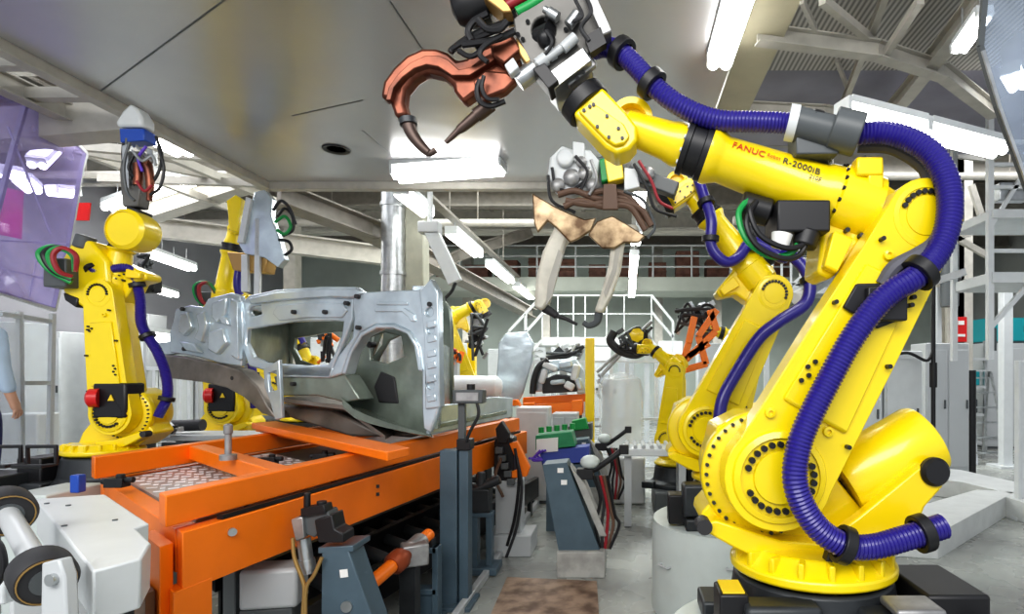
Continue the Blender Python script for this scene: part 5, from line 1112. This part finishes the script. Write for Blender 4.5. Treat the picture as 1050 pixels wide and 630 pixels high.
# ================================================================== BACKGROUND
def block(name, label, cat, px0, py0, px1, py1, Y, dep, m, part='body', doors=0, legs=True, group=None, base=None):
    """a cabinet or machine standing on the floor: the rectangle its front shows, its depth, its door leaves"""
    a, b_ = P(px0, py0, Y), P(px1, py1, Y); zb = 0.0 if base is None else base
    w, h = b_.x - a.x, a.z - zb
    t = thing(name, label, cat, ((a.x + b_.x) / 2, Y + dep / 2, zb), group=group)
    g = MB(); g.box(((a.x + b_.x) / 2, Y + dep / 2, zb + h / 2 + .02), (w, dep, h - .04)); g.build(part, m, t, bevel=.015)
    for k in range(doors):
        x = a.x + w * (k + .5) / doors
        g = MB(); g.box((x, Y - .006, zb + h * .52), (w / doors * .9, .02, h * .86)); d_ = g.build('door', m, t, bevel=.006)
        g = MB(); g.box((x + w / doors * .35, Y - .03, zb + h * .55), (.02, .03, .14)); g.build('handle', 'dgrey', d_)
    g = MB(); g.box(((a.x + b_.x) / 2, Y + dep / 2, zb + .03), (w * .94, dep * .94, .06)); g.build('plinth', 'dgrey', t)
    return t
# right-hand side
block('control_cabinet', 'white control cabinet behind the biggest robot, nearer the yellow arm', 'cabinet', 868, 362, 905, 440, 8.6, .6, 'white', doors=1)
block('control_cabinet', 'white control cabinet behind the biggest robot, with a cable across its top', 'cabinet', 907, 360, 946, 440, 8.6, .6, 'white', doors=1)
block('control_cabinet', 'grey panelled cabinet at the foot of the tall beige column', 'cabinet', 949, 352, 994, 440, 9.4, .5, 'lightgrey', doors=2)
g = MB(); q = P(957, 300, 8.3); g.cyl((q.x, 8.3, 0), (q.x, 8.3, 3.2), .03); g.cyl((q.x, 8.3, 1.5), (q.x, 8.3, 1.85), .05)
g.tube([P(880, 364, 8.4), P(905, 367, 8.35), P(930, 362, 8.3), P(950, 370, 8.3), P(957, 360, 8.3)], .022, n=8)
tag(g.build('cable_mast', 'black'), 'thin black cable mast with a cable loop over the white cabinets', 'mast')
q = P(986, 250, 11.0)
t = thing('pipe_unit', 'dark grey cylinder with white cap mounted on the beige column', 'pipe', (q.x, 11.0, 2.8))
g = MB(); g.lathe((q.x, 11.4, 3.0), (0, 0, 1), [(.01, 0), (.16, 0), (.16, .5), (.2, .52), (.2, .6), (.16, .62), (.16, 1.2), (.01, 1.2)], 20); g.build('cylinder', 'dgrey', t)
g = MB(); g.lathe((q.x, 11.4, 4.2), (0, 0, 1), [(.01, 0), (.14, 0), (.17, .1), (.15, .5), (.06, .58), (.01, .58)], 18); g.build('white_cap', 'white', t)
g = MB(); g.box((q.x - .2, 11.56, 3.6), (.3, .12, .1)); g.build('mount_arm', 'dgrey', t)
q = P(985, 338, 11.7); g = MB(); g.box((q.x, 11.70, q.z), (.24, .03, .5)); t = g.build('notice_sign', 'red', bevel=.004)
tag(t, 'narrow red notice with white marks on the beige column', 'sign')
g = MB(); g.box((q.x, 11.68, q.z + .13), (.12, .01, .08)); g.build('white_mark', 'label', t); g = MB(); g.box((q.x, 11.68, q.z - .12), (.16, .01, .05)); g.build('white_mark', 'label', t)
def step_ladder(px, py, Y, h, label):
    c = Zp(px, py, 0); c = P(px, py, Y); c.z = 0
    t = thing('step_ladder', label, 'ladder', c)
    for s_ in (-1, 1):
        MB().bar(c + Vector((s_ * .30, -.35, 0)), c + Vector((s_ * .18, 0, h)), .05, .03).build('front_rail', 'steel', t)
        MB().bar(c + Vector((s_ * .30, .45, 0)), c + Vector((s_ * .18, .05, h)), .04, .03).build('rear_rail', 'steel', t)
    for k in range(6):
        f_ = (k + .8) / 6.3; MB().box(c + Vector((0, -.35 * (1 - f_), h * f_)), (.6 - .24 * f_, .10, .03)).build('step', 'steel', t)
    MB().box(c + Vector((0, .02, h)), (.40, .2, .03)).build('top_step', 'lightgrey', t)
step_ladder(1006, 470, 11.2, 1.75, 'aluminium step ladder standing beside the white post')
def post(name, label, px, Y, z0, z1, w, m, cat='post', foot=True):
    x = P(px, 300, Y).x; t = thing(name, label, cat, (x, Y, z0))
    MB().box((x, Y, (z0 + z1) / 2), (w, w, z1 - z0)).build('shaft', m, t, bevel=.01)
    if foot: MB().box((x, Y, z0 + .02), (w * 2.6, w * 2.6, .04)).build('foot_plate', m, t)
    return t
post('support_post', 'white square post under the scaffold platform, beside the step ladder', 1031, 10.6, 0, 3.2, .17, 'white')
post('support_post', 'thin grey post between the white cabinets and the step ladder', 962, 11.6, 0, 3.4, .10, 'lightgrey')
# scaffold platform hanging at the edge
t = thing('scaffold_platform', 'white scaffold platform with rails high beside the clear screen', 'scaffold', (4.5, 6.6, 2.7))
xa = P(1012, 290, 6.5).x; 
for (z_, th) in ((2.75, .12), (3.45, .10)): MB().box((xa + .9, 6.8, z_), (1.8, .8, th)).build('deck', 'white', t, bevel=.008)
for x_, y_ in ((0, 6.45), (.62, 6.45), (1.7, 6.45), (0, 7.15), (1.7, 7.15)): MB().box((xa + x_, y_, 3.3), (.06, .06, 2.9)).build('upright', 'white', t)
for z_ in (3.05, 3.75, 4.0, 4.25): MB().bar((xa, 6.45, z_), (xa + 1.8, 6.45, z_), .04, .04).build('rail', 'white', t)
MB().bar((xa, 6.45, 2.2), (xa + .62, 6.45, 2.9), .05, .05).build('brace', 'white', t); MB().bar((xa, 6.45, 3.3), (xa + .62, 6.45, 4.3), .04, .04).build('brace', 'white', t)
MB().bar((xa - .9, 7.4, 2.6), (xa, 6.9, 2.9), .06, .08).build('brace', 'lightgrey', t)
MB().box((xa + .3, 6.55, 3.72), (.34, .14, .2)).build('lamp_box', 'steel', t, bevel=.01)
MB().cyl((xa + .05, 6.5, 2.2), (xa + .05, 6.5, 1.95), .05).build('lower_fitting', 'dgrey', t)
post('support_post', 'white scaffold leg standing at the frame edge under the platform', 1046, 6.85, 0, 1.85, .09, 'white')
for (a, b_) in (((930, 268), (1012, 232)), ((955, 230), (1012, 262)), ((900, 262), (960, 230)), ((996, 190), (1012, 240))):
    struct('ceiling_beam', MB().bar(P(*a, 9.4), P(*b_, 9.4), .07, .09), 'beige')
block('grey_machine', 'pale grey machine base under the teal housing behind the white post', 'machine', 1010, 352, 1062, 400, 13.2, .8, 'lightgrey', doors=2)
block('teal_machine', 'teal-blue machine housing on a pale base behind the white post', 'machine', 1014, 326, 1056, 352, 13.2, .7, 'teal', doors=1, base=P(0, 352, 13.2).z)
t = thing('storage_rack', 'tall grey rack of parts at the far side behind the step ladder', 'rack', (P(1000, 400, 13.2).x, 13.2, 0))
x0, x1 = P(968, 400, 12.6).x, P(1010, 400, 12.6).x
for x_ in (x0, x1):
    for y_ in (12.6, 13.2): MB().box((x_, y_, 1.2), (.06, .06, 2.4)).build('upright', 'steel', t)
for z_ in (.2, .8, 1.4, 2.0): MB().box(((x0 + x1) / 2, 12.9, z_), (x1 - x0, .7, .05)).build('shelf', 'lightgrey', t)
for i, (fx, z_, mm) in enumerate(((.2, .82, 'blue'), (.7, .82, 'dgrey'), (.3, 1.42, 'white'), (.75, 1.42, 'teal'), (.4, .22, 'redhose'))):
    g = MB(); g.box((x0 + (x1 - x0) * fx, 12.9, z_ + .17), (.32, .45, .30)); 
    tag(g.build('storage_bin', mm, bevel=.02), ['blue bin on the middle shelf of the grey rack', 'dark grey bin on the middle shelf of the grey rack', 'white bin on the upper shelf of the grey rack', 'teal bin on the upper shelf of the grey rack', 'dark red bin on the lowest shelf of the grey rack'][i], 'bin')
g = MB(); q = P(996, 430, 9.9); g.cyl((q.x, 9.9, 0), (q.x, 9.9, 1.75), .07); tag(g.build('bollard_post', 'black'), 'black padded upright beside the grey panelled cabinet', 'post')
# railing stair between the robots
t = thing('stair', 'white railed stair seen between the second robot and the yellow arm', 'stair', P(830, 400, 14.5))
VS = VP((-5, 14.5), (5, 14.5))
for L in ([(788, 256), (855, 256)], [(788, 266), (855, 266)], [(786, 292), (850, 292)], [(812, 292), (858, 254)], [(806, 300), (856, 270)]): 
    q = VS.pts(L); MB().bar(q[0], q[1], .07, .07).build('hand_rail', 'white', t)
for k in range(7): q = VS.pts([(792 + k * 9.5, 256), (792 + k * 9.5, 292)]); MB().bar(q[0], q[1], .05, .05).build('baluster', 'white', t)
q = VS.pts([(780, 294), (860, 300)]); g = MB(); g.box(((q[0].x + q[1].x) / 2, 14.9, q[0].z - .1), (q[1].x - q[0].x, .9, .16)); g.build('landing', 'lightgrey', t)
for px in (790, 850): x_ = P(px, 300, 14.5).x; MB().box((x_, 14.9, q[0].z / 2 - .1), (.12, .12, q[0].z - .2)).build('leg', 'lightgrey', t)
g = MB(); g.cyl(P(818, 306, 7.2), P(852, 284, 7.4), .07); t = g.build('shiny_tube', 'steel'); tag(t, 'shiny slanting air tube behind the yellow arm', 'tube')
MB().cyl(P(816, 307, 7.2), P(822, 303, 7.24), .09).build('hanging_collar', 'label', t)

# middle aisle: fence, posts, stair bridge
t = thing('guard_fence', 'white framed mesh guard fence across the aisle beside the yellow post', 'fence', P(650, 480, 10.3))
VF = VP((-5, 10.3), (5, 10.3))
for px in (545, 600, 627, 643, 700): q = VF.pts([(px, 371), (px, 489)]); MB().bar(q[0], q[1], .06, .06).build('fence_post', 'white', t)
for py in (371, 430, 480): q = VF.pts([(545, py), (702, py)]); MB().bar(q[0], q[1], .045, .045).build('fence_rail', 'white', t)
q = VF.pts([(600, 371), (700, 371), (700, 480), (600, 480)]); MB().plate(q, (0, .006, 0)).build('clear_panel', 'glass', t)
post('safety_post', 'yellow safety post standing in the aisle before the white fence', 605, 9.2, 0, 2.25, .14, 'yellow2')
post('safety_post', 'thin yellow safety post behind the body rear, beside the small robot', 484, 11.3, 0, 2.35, .15, 'yellow2')
post('safety_post', 'short yellow safety post at the end of the white fence', 700, 9.9, 0, 1.6, .10, 'yellow2')
t = thing('stair_bridge', 'white railed walkway with stairs crossing over the aisle', 'walkway', P(600, 400, 14))
VB = VP((-6, 14), (6, 14))
zd = VB.pt(600, 347).z
a, b_ = VB.pt(556, 347), VB.pt(668, 347)
MB().box(((a.x + b_.x) / 2, 14.4, zd - .08), (b_.x - a.x, .9, .2)).build('deck', 'white', t, bevel=.01)
for px in (556, 572, 588, 600, 622, 640, 668): q = VB.pts([(px, 346), (px, 303)]); MB().bar(q[0], q[1], .03, .03).build('baluster', 'white', t)
for py in (303, 322): q = VB.pts([(556, py), (668, py)]); MB().bar(q[0], q[1], .028, .028).build('hand_rail', 'white', t)
for L in ([(522, 340), (556, 303)], [(524, 358), (556, 322)], [(522, 386), (556, 349)], [(522, 340), (522, 388)], [(539, 322), (539, 368)], [(668, 303), (690, 330)], [(668, 320), (690, 346)], [(668, 349), (690, 376)], [(690, 330), (690, 376)]): q = VB.pts(L); MB().bar(q[0], q[1], .06, .06).build('stair_rail', 'white', t)
for k in range(7): q = VB.pt(524 + k * 4.8, 386 - k * 5.3); MB().box(q + Vector((0, .4, 0)), (.2, .8, .04)).build('step', 'lightgrey', t)
for px in (560, 664): x_ = VB.pt(px, 300).x; MB().box((x_, 14.4, zd / 2 - .1), (.12, .12, zd - .2)).build('leg', 'white', t)
# second car body further down the line
t = thing('car_body', 'far car body front end on a second orange carrier down the line', 'car body', P(560, 405, 9.4))
V9 = VP((-5, 9.4), (5, 9.4))
def v9(L, off=0): return [V9.pt(x, y, off) for x, y in L]
g = MB(); g.plate(v9([(511, 352), (518, 342), (540, 340), (547, 352), (545, 372), (536, 404), (528, 418), (516, 416), (508, 398), (510, 372)], .1), (0, .08, 0)); g.build('door_panel', 'galv', t, bevel=.02)
g = MB(); g.plate(v9([(548, 402), (549, 382), (556, 370), (590, 368), (599, 380), (600, 404), (592, 404), (588, 384), (574, 380), (560, 384), (556, 402)]), (0, .3, 0)); g.build('front_frame', 'galv', t, bevel=.02)
g = MB(); g.tube(v9([(546, 404), (548, 388), (553, 376), (562, 369)], .1), .05, n=10); g.build('dark_pillar', 'black', t)
g = MB(); g.plate(v9([(556, 390), (570, 384), (588, 386), (592, 402), (556, 404)], .05), (0, .3, 0)); g.build('engine_bay', 'rubber', t, bevel=.02)
for i, (x, y, w_, h_, an) in enumerate(((564, 376, .26, .10, .4), (580, 374, .22, .12, -.2), (590, 382, .12, .26, .2), (572, 392, .24, .08, -.1), (557, 386, .10, .24, .3), (594, 394, .10, .2, -.3), (584, 396, .16, .12, .5))): MB().box(V9.pt(x, y, .1), (w_, .1, h_), Matrix.Rotation(an, 4, 'Y')).build('stamped_bracket', 'galv' if i % 2 else 'white', t, bevel=.03)
t = thing('body_carrier', 'second orange carrier frame further down the line under the far body', 'carrier', P(568, 420, 9.4))
for L, dy in (([(536, 408), (602, 404), (602, 412), (536, 415)], .12), ([(532, 416), (598, 412), (598, 424), (532, 426)], -.2), ([(536, 414), (548, 413), (548, 428), (536, 429)], -.3), ([(586, 411), (597, 410), (597, 426), (586, 427)], -.3)):
    MB().plate(v9(L, -dy), (0, .15, 0)).build('carrier_beam', 'orange', t, bevel=.01)
for px in (542, 592): q = V9.pt(px, 424); MB().box((q.x, 9.5, q.z / 2), (.14, .14, q.z)).build('leg', 'dgrey', t)
t = thing('orange_beam', 'orange side arm reaching out beside the sensor box towards the far carrier', 'arm', P(505, 415, 8.2))
q = [P(x, y, 8.2) for x, y in [(500, 412), (530, 410), (534, 416), (500, 418)]]; MB().plate(q, (0, .12, 0)).build('arm_beam', 'orange', t, bevel=.01)
q = P(520, 418, 8.3); MB().box((q.x, 8.3, q.z / 2), (.12, .1, q.z)).build('leg', 'dgrey', t)
q = P(480, 397, 8.0)
t = thing('white_tank', 'long white horizontal tank on legs behind the body rear', 'tank', (q.x, 8.6, 0))
g = MB(); a, b_ = P(446, 396, 8.6), P(514, 397, 8.6); g.lathe(a, b_ - a, [(.01, -.04), (.10, -.02), (.16, .04), (.16, (b_ - a).length - .06), (.10, (b_ - a).length), (.01, (b_ - a).length + .02)], 24); g.build('tank_body', 'white', t)
for f_ in (.2, .8): c = a.lerp(b_, f_); MB().box((c.x, c.y, c.z / 2 - .07), (.12, .2, c.z - .14)).build('leg', 'lightgrey', t)
block('control_cabinet', 'small white cabinet standing at the end of the orange table', 'cabinet', 529, 418, 562, 452, 7.6, .4, 'white', doors=1)
block('control_cabinet', 'pale grey cabinet in the aisle beside the valve blocks', 'cabinet', 566, 424, 592, 440, 8.4, .4, 'lightgrey', doors=2)
t = thing('plastic_hood', 'cloudy clear plastic hood on a white table in the aisle', 'hood', P(638, 470, 7.7))
q = P(637, 470, 7.7)
g = MB(); g.lathe((q.x, 7.9, .62), (0, 0, 1), [(.30, 0), (.30, .85), (.26, 1.0), (.12, 1.08), (.01, 1.09)], 28); g.build('hood_shell', 'trans', t)
g = MB(); g.box((q.x, 7.9, .31), (.62, .7, .6)); g.build('table_block', 'white', t, bevel=.02)
t = thing('white_conveyor', 'low white conveyor table between the drum and the clear plastic hood', 'conveyor', P(665, 480, 6.3))
q = P(672, 464, 6.4); g = MB(); g.box((q.x, 6.6, q.z), (.72, .5, .08)); g.build('table_top', 'white', t, bevel=.01)
for s_ in (-.3, .3): MB().box((q.x + s_, 6.6, q.z / 2 - .02), (.08, .3, q.z - .06)).build('leg', 'lightgrey', t)
for k in range(8): MB().cyl((q.x - .31 + .09 * k, 6.36, q.z + .06), (q.x - .31 + .09 * k, 6.84, q.z + .06), .022, n=10).build('roller', 'lightgrey', t)
# gun and jig of the far robots
def cluster(name, label, cat, cx, cy, Y, w, h, n, mats, seed, hoses=4, stand=False):
    rnd = random.Random(seed); vp = VP((-9, Y), (9, Y)); t = thing(name, label, cat, vp.pt(cx, cy))
    for i in range(n):
        x, y = cx + rnd.uniform(-w, w), cy + rnd.uniform(-h, h); m = rnd.choice(mats); s_ = Y / F_PX
        a = vp.pt(x, y, rnd.uniform(-.05, .12)); an = rnd.uniform(0, PI); L = rnd.uniform(4, 13) * s_; d_ = Vector((math.cos(an), rnd.uniform(-.3, .3), math.sin(an))) * L
        k = rnd.random()
        if k < .4: MB().bar(a - d_ * .5, a + d_ * .5, rnd.uniform(2, 5) * s_, rnd.uniform(2, 5) * s_).build('bracket', m, t, bevel=.004)
        elif k < .75: MB().cyl(a - d_ * .5, a + d_ * .5, rnd.uniform(1.2, 3) * s_, n=12).build('cylinder', m, t)
        else: MB().box(a, (rnd.uniform(4, 9) * s_, .1, rnd.uniform(4, 9) * s_), Matrix.Rotation(an, 4, 'Y')).build('plate', m, t, bevel=.004)
    mount = vp.pt(cx, cy, -.08); MB().box(mount, (w * Y / F_PX, .05, h * Y / F_PX)).build('mount_plate', 'dark', t, bevel=.004)
    if stand: MB().box((mount.x, mount.y, mount.z / 2), (.14, .14, mount.z)).build('stand', 'lightgrey', t)
    for i in range(hoses):
        p_ = [vp.pt(cx + rnd.uniform(-w, w) * 1.15, cy + rnd.uniform(-h, h) * 1.15, .1 + .03 * i) for _ in range(4)]
        MB().tube(p_, 1.5 * Y / F_PX, n=8).build('hose', rnd.choice(['black', 'rubber', 'black', 'dgrey']), t)
    return t
t = cluster('spot_welding_gun', 'dark welding gun with curved black hoses above the white fence', 'welding gun', 652, 350, 8.3, 16, 13, 12, ['dark', 'black', 'yellow2', 'alu', 'dgrey'], 3, 6)
VG = VP((-5, 8.3), (5, 8.3))
MB().tube(VG.pts([(630, 340), (626, 350), (636, 360), (652, 364), (664, 358)], .15), .06, n=10).build('thick_hose', 'rubber', t)
MB().lathe(VG.pt(653, 344, .2), (0, -1, 0), [(.01, 0), (.10, 0), (.10, .05), (.03, .07), (.01, .07)], 7).build('yellow_wheel', 'yellow2', t)
for L in ([(612, 382), (668, 330)], [(616, 386), (640, 360)]): q = VG.pts(L, .1); MB().cyl(q[0], q[1], .025).build('long_rod', 'alu', t)
t = thing('orange_jig', 'orange triangular welding jig held up behind the second robot', 'jig', P(715, 360, 8.0)); MB().box(P(722, 345, 8.1), (.12, .05, .12)).build('mount_plate', 'dark', t)
VJ = VP((-5, 8.0), (5, 8.0))
for L in ([(697, 381), (725, 373)], [(698, 381), (706, 352)], [(724, 374), (716, 345)], [(700, 372), (734, 340)], [(706, 352), (712, 325)], [(716, 345), (735, 318)], [(728, 318), (735, 340)], [(705, 366), (727, 352)]):
    q = VJ.pts(L); MB().bar(q[0], q[1], .07, .09).build('jig_bar', 'orange', t, bevel=.008)
cluster('gripper_unit', 'black and silver gripper head with cables above the orange jig', 'gripper', 712, 326, 8.4, 18, 15, 18, ['dark', 'white', 'alu', 'black', 'white', 'steel'], 11, 6)
cluster('gripper_unit', 'orange and grey tooling cluster behind the forearm of the second robot', 'gripper', 752, 385, 8.8, 14, 14, 12, ['orange', 'dark', 'alu', 'orange', 'white'], 17, 4)
cluster('spot_welding_gun', 'grey welding gun hanging from the small yellow robot behind the body', 'welding gun', 490, 345, 10.1, 9, 22, 14, ['alu', 'dark', 'white', 'dgrey', 'bronze'], 23, 4)
cluster('spot_welding_gun', 'orange-bodied welding gun seen through the car body opening', 'welding gun', 336, 355, 9.0, 8, 16, 12, ['orange', 'dark', 'orange', 'black', 'alu'], 29, 3)
cluster('hanging_tool', 'orange and black tool hanging beyond the raised robot, under the roof', 'tool', 147, 268, 9.5, 5, 16, 9, ['orange', 'dark', 'black', 'alu'], 31, 3)
cluster('pipe_fittings', 'white and black valve fittings on the bench under the car body front', 'fittings', 165, 441, 5.9, 16, 5, 16, ['white', 'black', 'alu', 'dark', 'white'], 37, 6)
# bench below the fittings
b = MB(); a, b_ = P(118, 450, 6.0), P(258, 450, 6.0)
t = thing('machine_bench', 'long grey bench with a black roll behind the orange carrier', 'bench', ((a.x + b_.x) / 2, 6.1, 0))
b.box(((a.x + b_.x) / 2, 6.15, 1.045), (b_.x - a.x, .5, .06)); b.build('bench_top', 'lightgrey', t, bevel=.01)
for x_ in (a.x + .1, (a.x + b_.x) / 2, b_.x - .1): MB().box((x_, 6.15, .505), (.08, .4, 1.01)).build('leg', 'dgrey', t)
g = MB(); g.cyl(P(150, 438, 6.1), P(208, 436, 6.1), .06); tag(g.build('black_roll', 'rubber'), 'black ribbed roll lying on the bench behind the orange carrier', 'roll')
# white bars and racks at the far left
t = thing('guard_fence', 'white barred guard fence under the car body front', 'fence', P(180, 430, 8.9))
VL = VP((-9, 9.6), (-3, 9.6))
for k in range(9): q = VL.pts([(150 + 9 * k, 376), (150 + 9 * k, 489)]); MB().bar(q[0], q[1], .05 if k % 3 else .09, .05).build('fence_bar', 'white' if k % 3 else 'lightgrey', t)
q = VL.pts([(148, 378), (226, 378)]); MB().bar(q[0], q[1], .06, .06).build('fence_rail', 'white', t)
for i, (px0, px1, top, Y, m, dr) in enumerate(((-20, 20, 330, 10, 'lightgrey', 2), (30, 62, 340, 11.5, 'white', 2), (92, 122, 332, 11.6, 'white', 1), (128, 152, 322, 14.6, 'lightgrey', 1), (163, 178, 340, 14.9, 'white', 2), (196, 226, 345, 16, 'lightgrey', 2), (318, 342, 346, 15, 'white', 1), (455, 476, 352, 16, 'white', 1))):
    block('tall_cabinet', ['grey tall cabinet behind the person at the far edge', 'white tall cabinet seen through the clear guard panels', 'white tall cabinet right behind the robot by the screen', 'grey tall cabinet past the blue hose of the raised robot', 'white tall cabinet above the white barred fence', 'grey tall cabinet far behind the body front', 'white tall cabinet far off, seen through the body opening', 'white tall cabinet far behind the small yellow robot'][i], 'cabinet', px0, top, px1, 420, Y, .6, m, doors=dr)
for i, (px0, px1, top, Y, m) in enumerate(((500, 516, 358, 17, 'white'), (548, 568, 352, 18, 'lightgrey'), (572, 590, 356, 17, 'white'), (606, 626, 352, 18.5, 'white'), (634, 650, 356, 17.5, 'lightgrey'), (676, 700, 350, 18, 'white'), (716, 742, 352, 17, 'lightgrey'), (860, 880, 346, 15, 'white'))):
    block('machine_cabinet', 'pale machine cabinet by the back wall, %s counted from the car body side' % ORD[i], 'cabinet', px0, top, px1, 420, Y, .6, m, doors=1, group='machine cabinets along the back wall')
# hanging boom, tray
t = thing('hanging_boom', 'pale slanting boom arm hanging beside the light row over the body rear', 'boom', P(452, 262, 8.6))
a, b_ = P(441, 234, 8.6), P(467, 290, 8.6)
MB().bar(a, b_, .20, .12, up=(0, 1, 0)).build('boom_arm', 'white', t, bevel=.015); MB().box(a, (.3, .2, .16)).build('boom_head', 'lightgrey', t, bevel=.01)
MB().bar(a, (a.x, a.y, 6.6), .06, .06).build('drop_rod', 'lightgrey', t)
MB().tube([b_, b_ + Vector((-.05, 0, -.12)), b_ + Vector((-.14, 0, -.22))], .025, n=8).build('boom_hook', 'black', t)
MB().cyl(b_ + Vector((-.14, 0, -.2)), (b_.x - .14, b_.y, P(0, 365, 8.6).z), .012, n=6).build('drop_cable', 'black', t)
cluster('orange_tooling', 'orange tooling with cables low behind the body rear', 'tool', 466, 368, 9.6, 8, 8, 9, ['orange', 'redhose', 'white', 'dark'], 41, 2, True)
cluster('white_tooling', 'pinkish white tooling unit in the aisle behind the yellow safety post', 'tool', 622, 395, 11.0, 9, 10, 12, ['white', 'label', 'alu', 'dark'], 43, 2, True)
cluster('white_tooling', 'white and grey tooling unit behind the far carrier', 'tool', 578, 362, 10.6, 18, 7, 14, ['white', 'alu', 'white', 'dark', 'steel'], 47, 3, True)
# ================================================================== CAMERA, LIGHT
cam = bpy.data.cameras.new('camera'); co = bpy.data.objects.new('camera', cam); C.objects.link(co)
co.location = (0, 0, HC); co.rotation_euler = (PI / 2, 0, 0)
cam.sensor_width = 36; cam.lens = 36 * F_PX / 1050; cam.shift_x = -(VX - 525) / 1050; cam.shift_y = (VY - 315) / 1050
cam.clip_start = .05; cam.clip_end = 200
bpy.context.scene.camera = co
def area(loc, rot, sx, sy, e, col=(1, 1, 1)):  # fill lamps added to brighten the cell and hall, no fixtures behind them
    l = bpy.data.lights.new('area', 'AREA'); l.shape = 'RECTANGLE'; l.size = sx; l.size_y = sy; l.energy = e; l.color = col
    o = bpy.data.objects.new('fill_lamp', l); C.objects.link(o); o.location = loc; o.rotation_euler = rot; return o
area((-1.5, -2.2, 4.6), (R(52), 0, 0), 7, 2.0, 330, (1, .98, .95))
area((-2.3, 11.5, 6.3), (0, 0, 0), 6, 5, 800, (.97, 1, .97))
area((-8.5, 8.5, 6.2), (0, 0, 0), 3, 6, 380, (.95, .96, 1))
area((6.5, 9.5, 6.2), (0, 0, 0), 6, 5, 560, (.98, .99, 1))
area((-1.0, 18, 4.0), (0, 0, 0), 10, 2, 420, (.97, 1, .98))
w = bpy.data.worlds.new('world'); bpy.context.scene.world = w; w.use_nodes = True
w.node_tree.nodes['Background'].inputs[0].default_value = (.86, .90, .96, 1)
w.node_tree.nodes['Background'].inputs[1].default_value = .8
sc = bpy.context.scene
sc.view_settings.view_transform = 'Standard'
try: sc.view_settings.look = 'Medium High Contrast'
except Exception: pass
sc.cycles.use_denoising = True
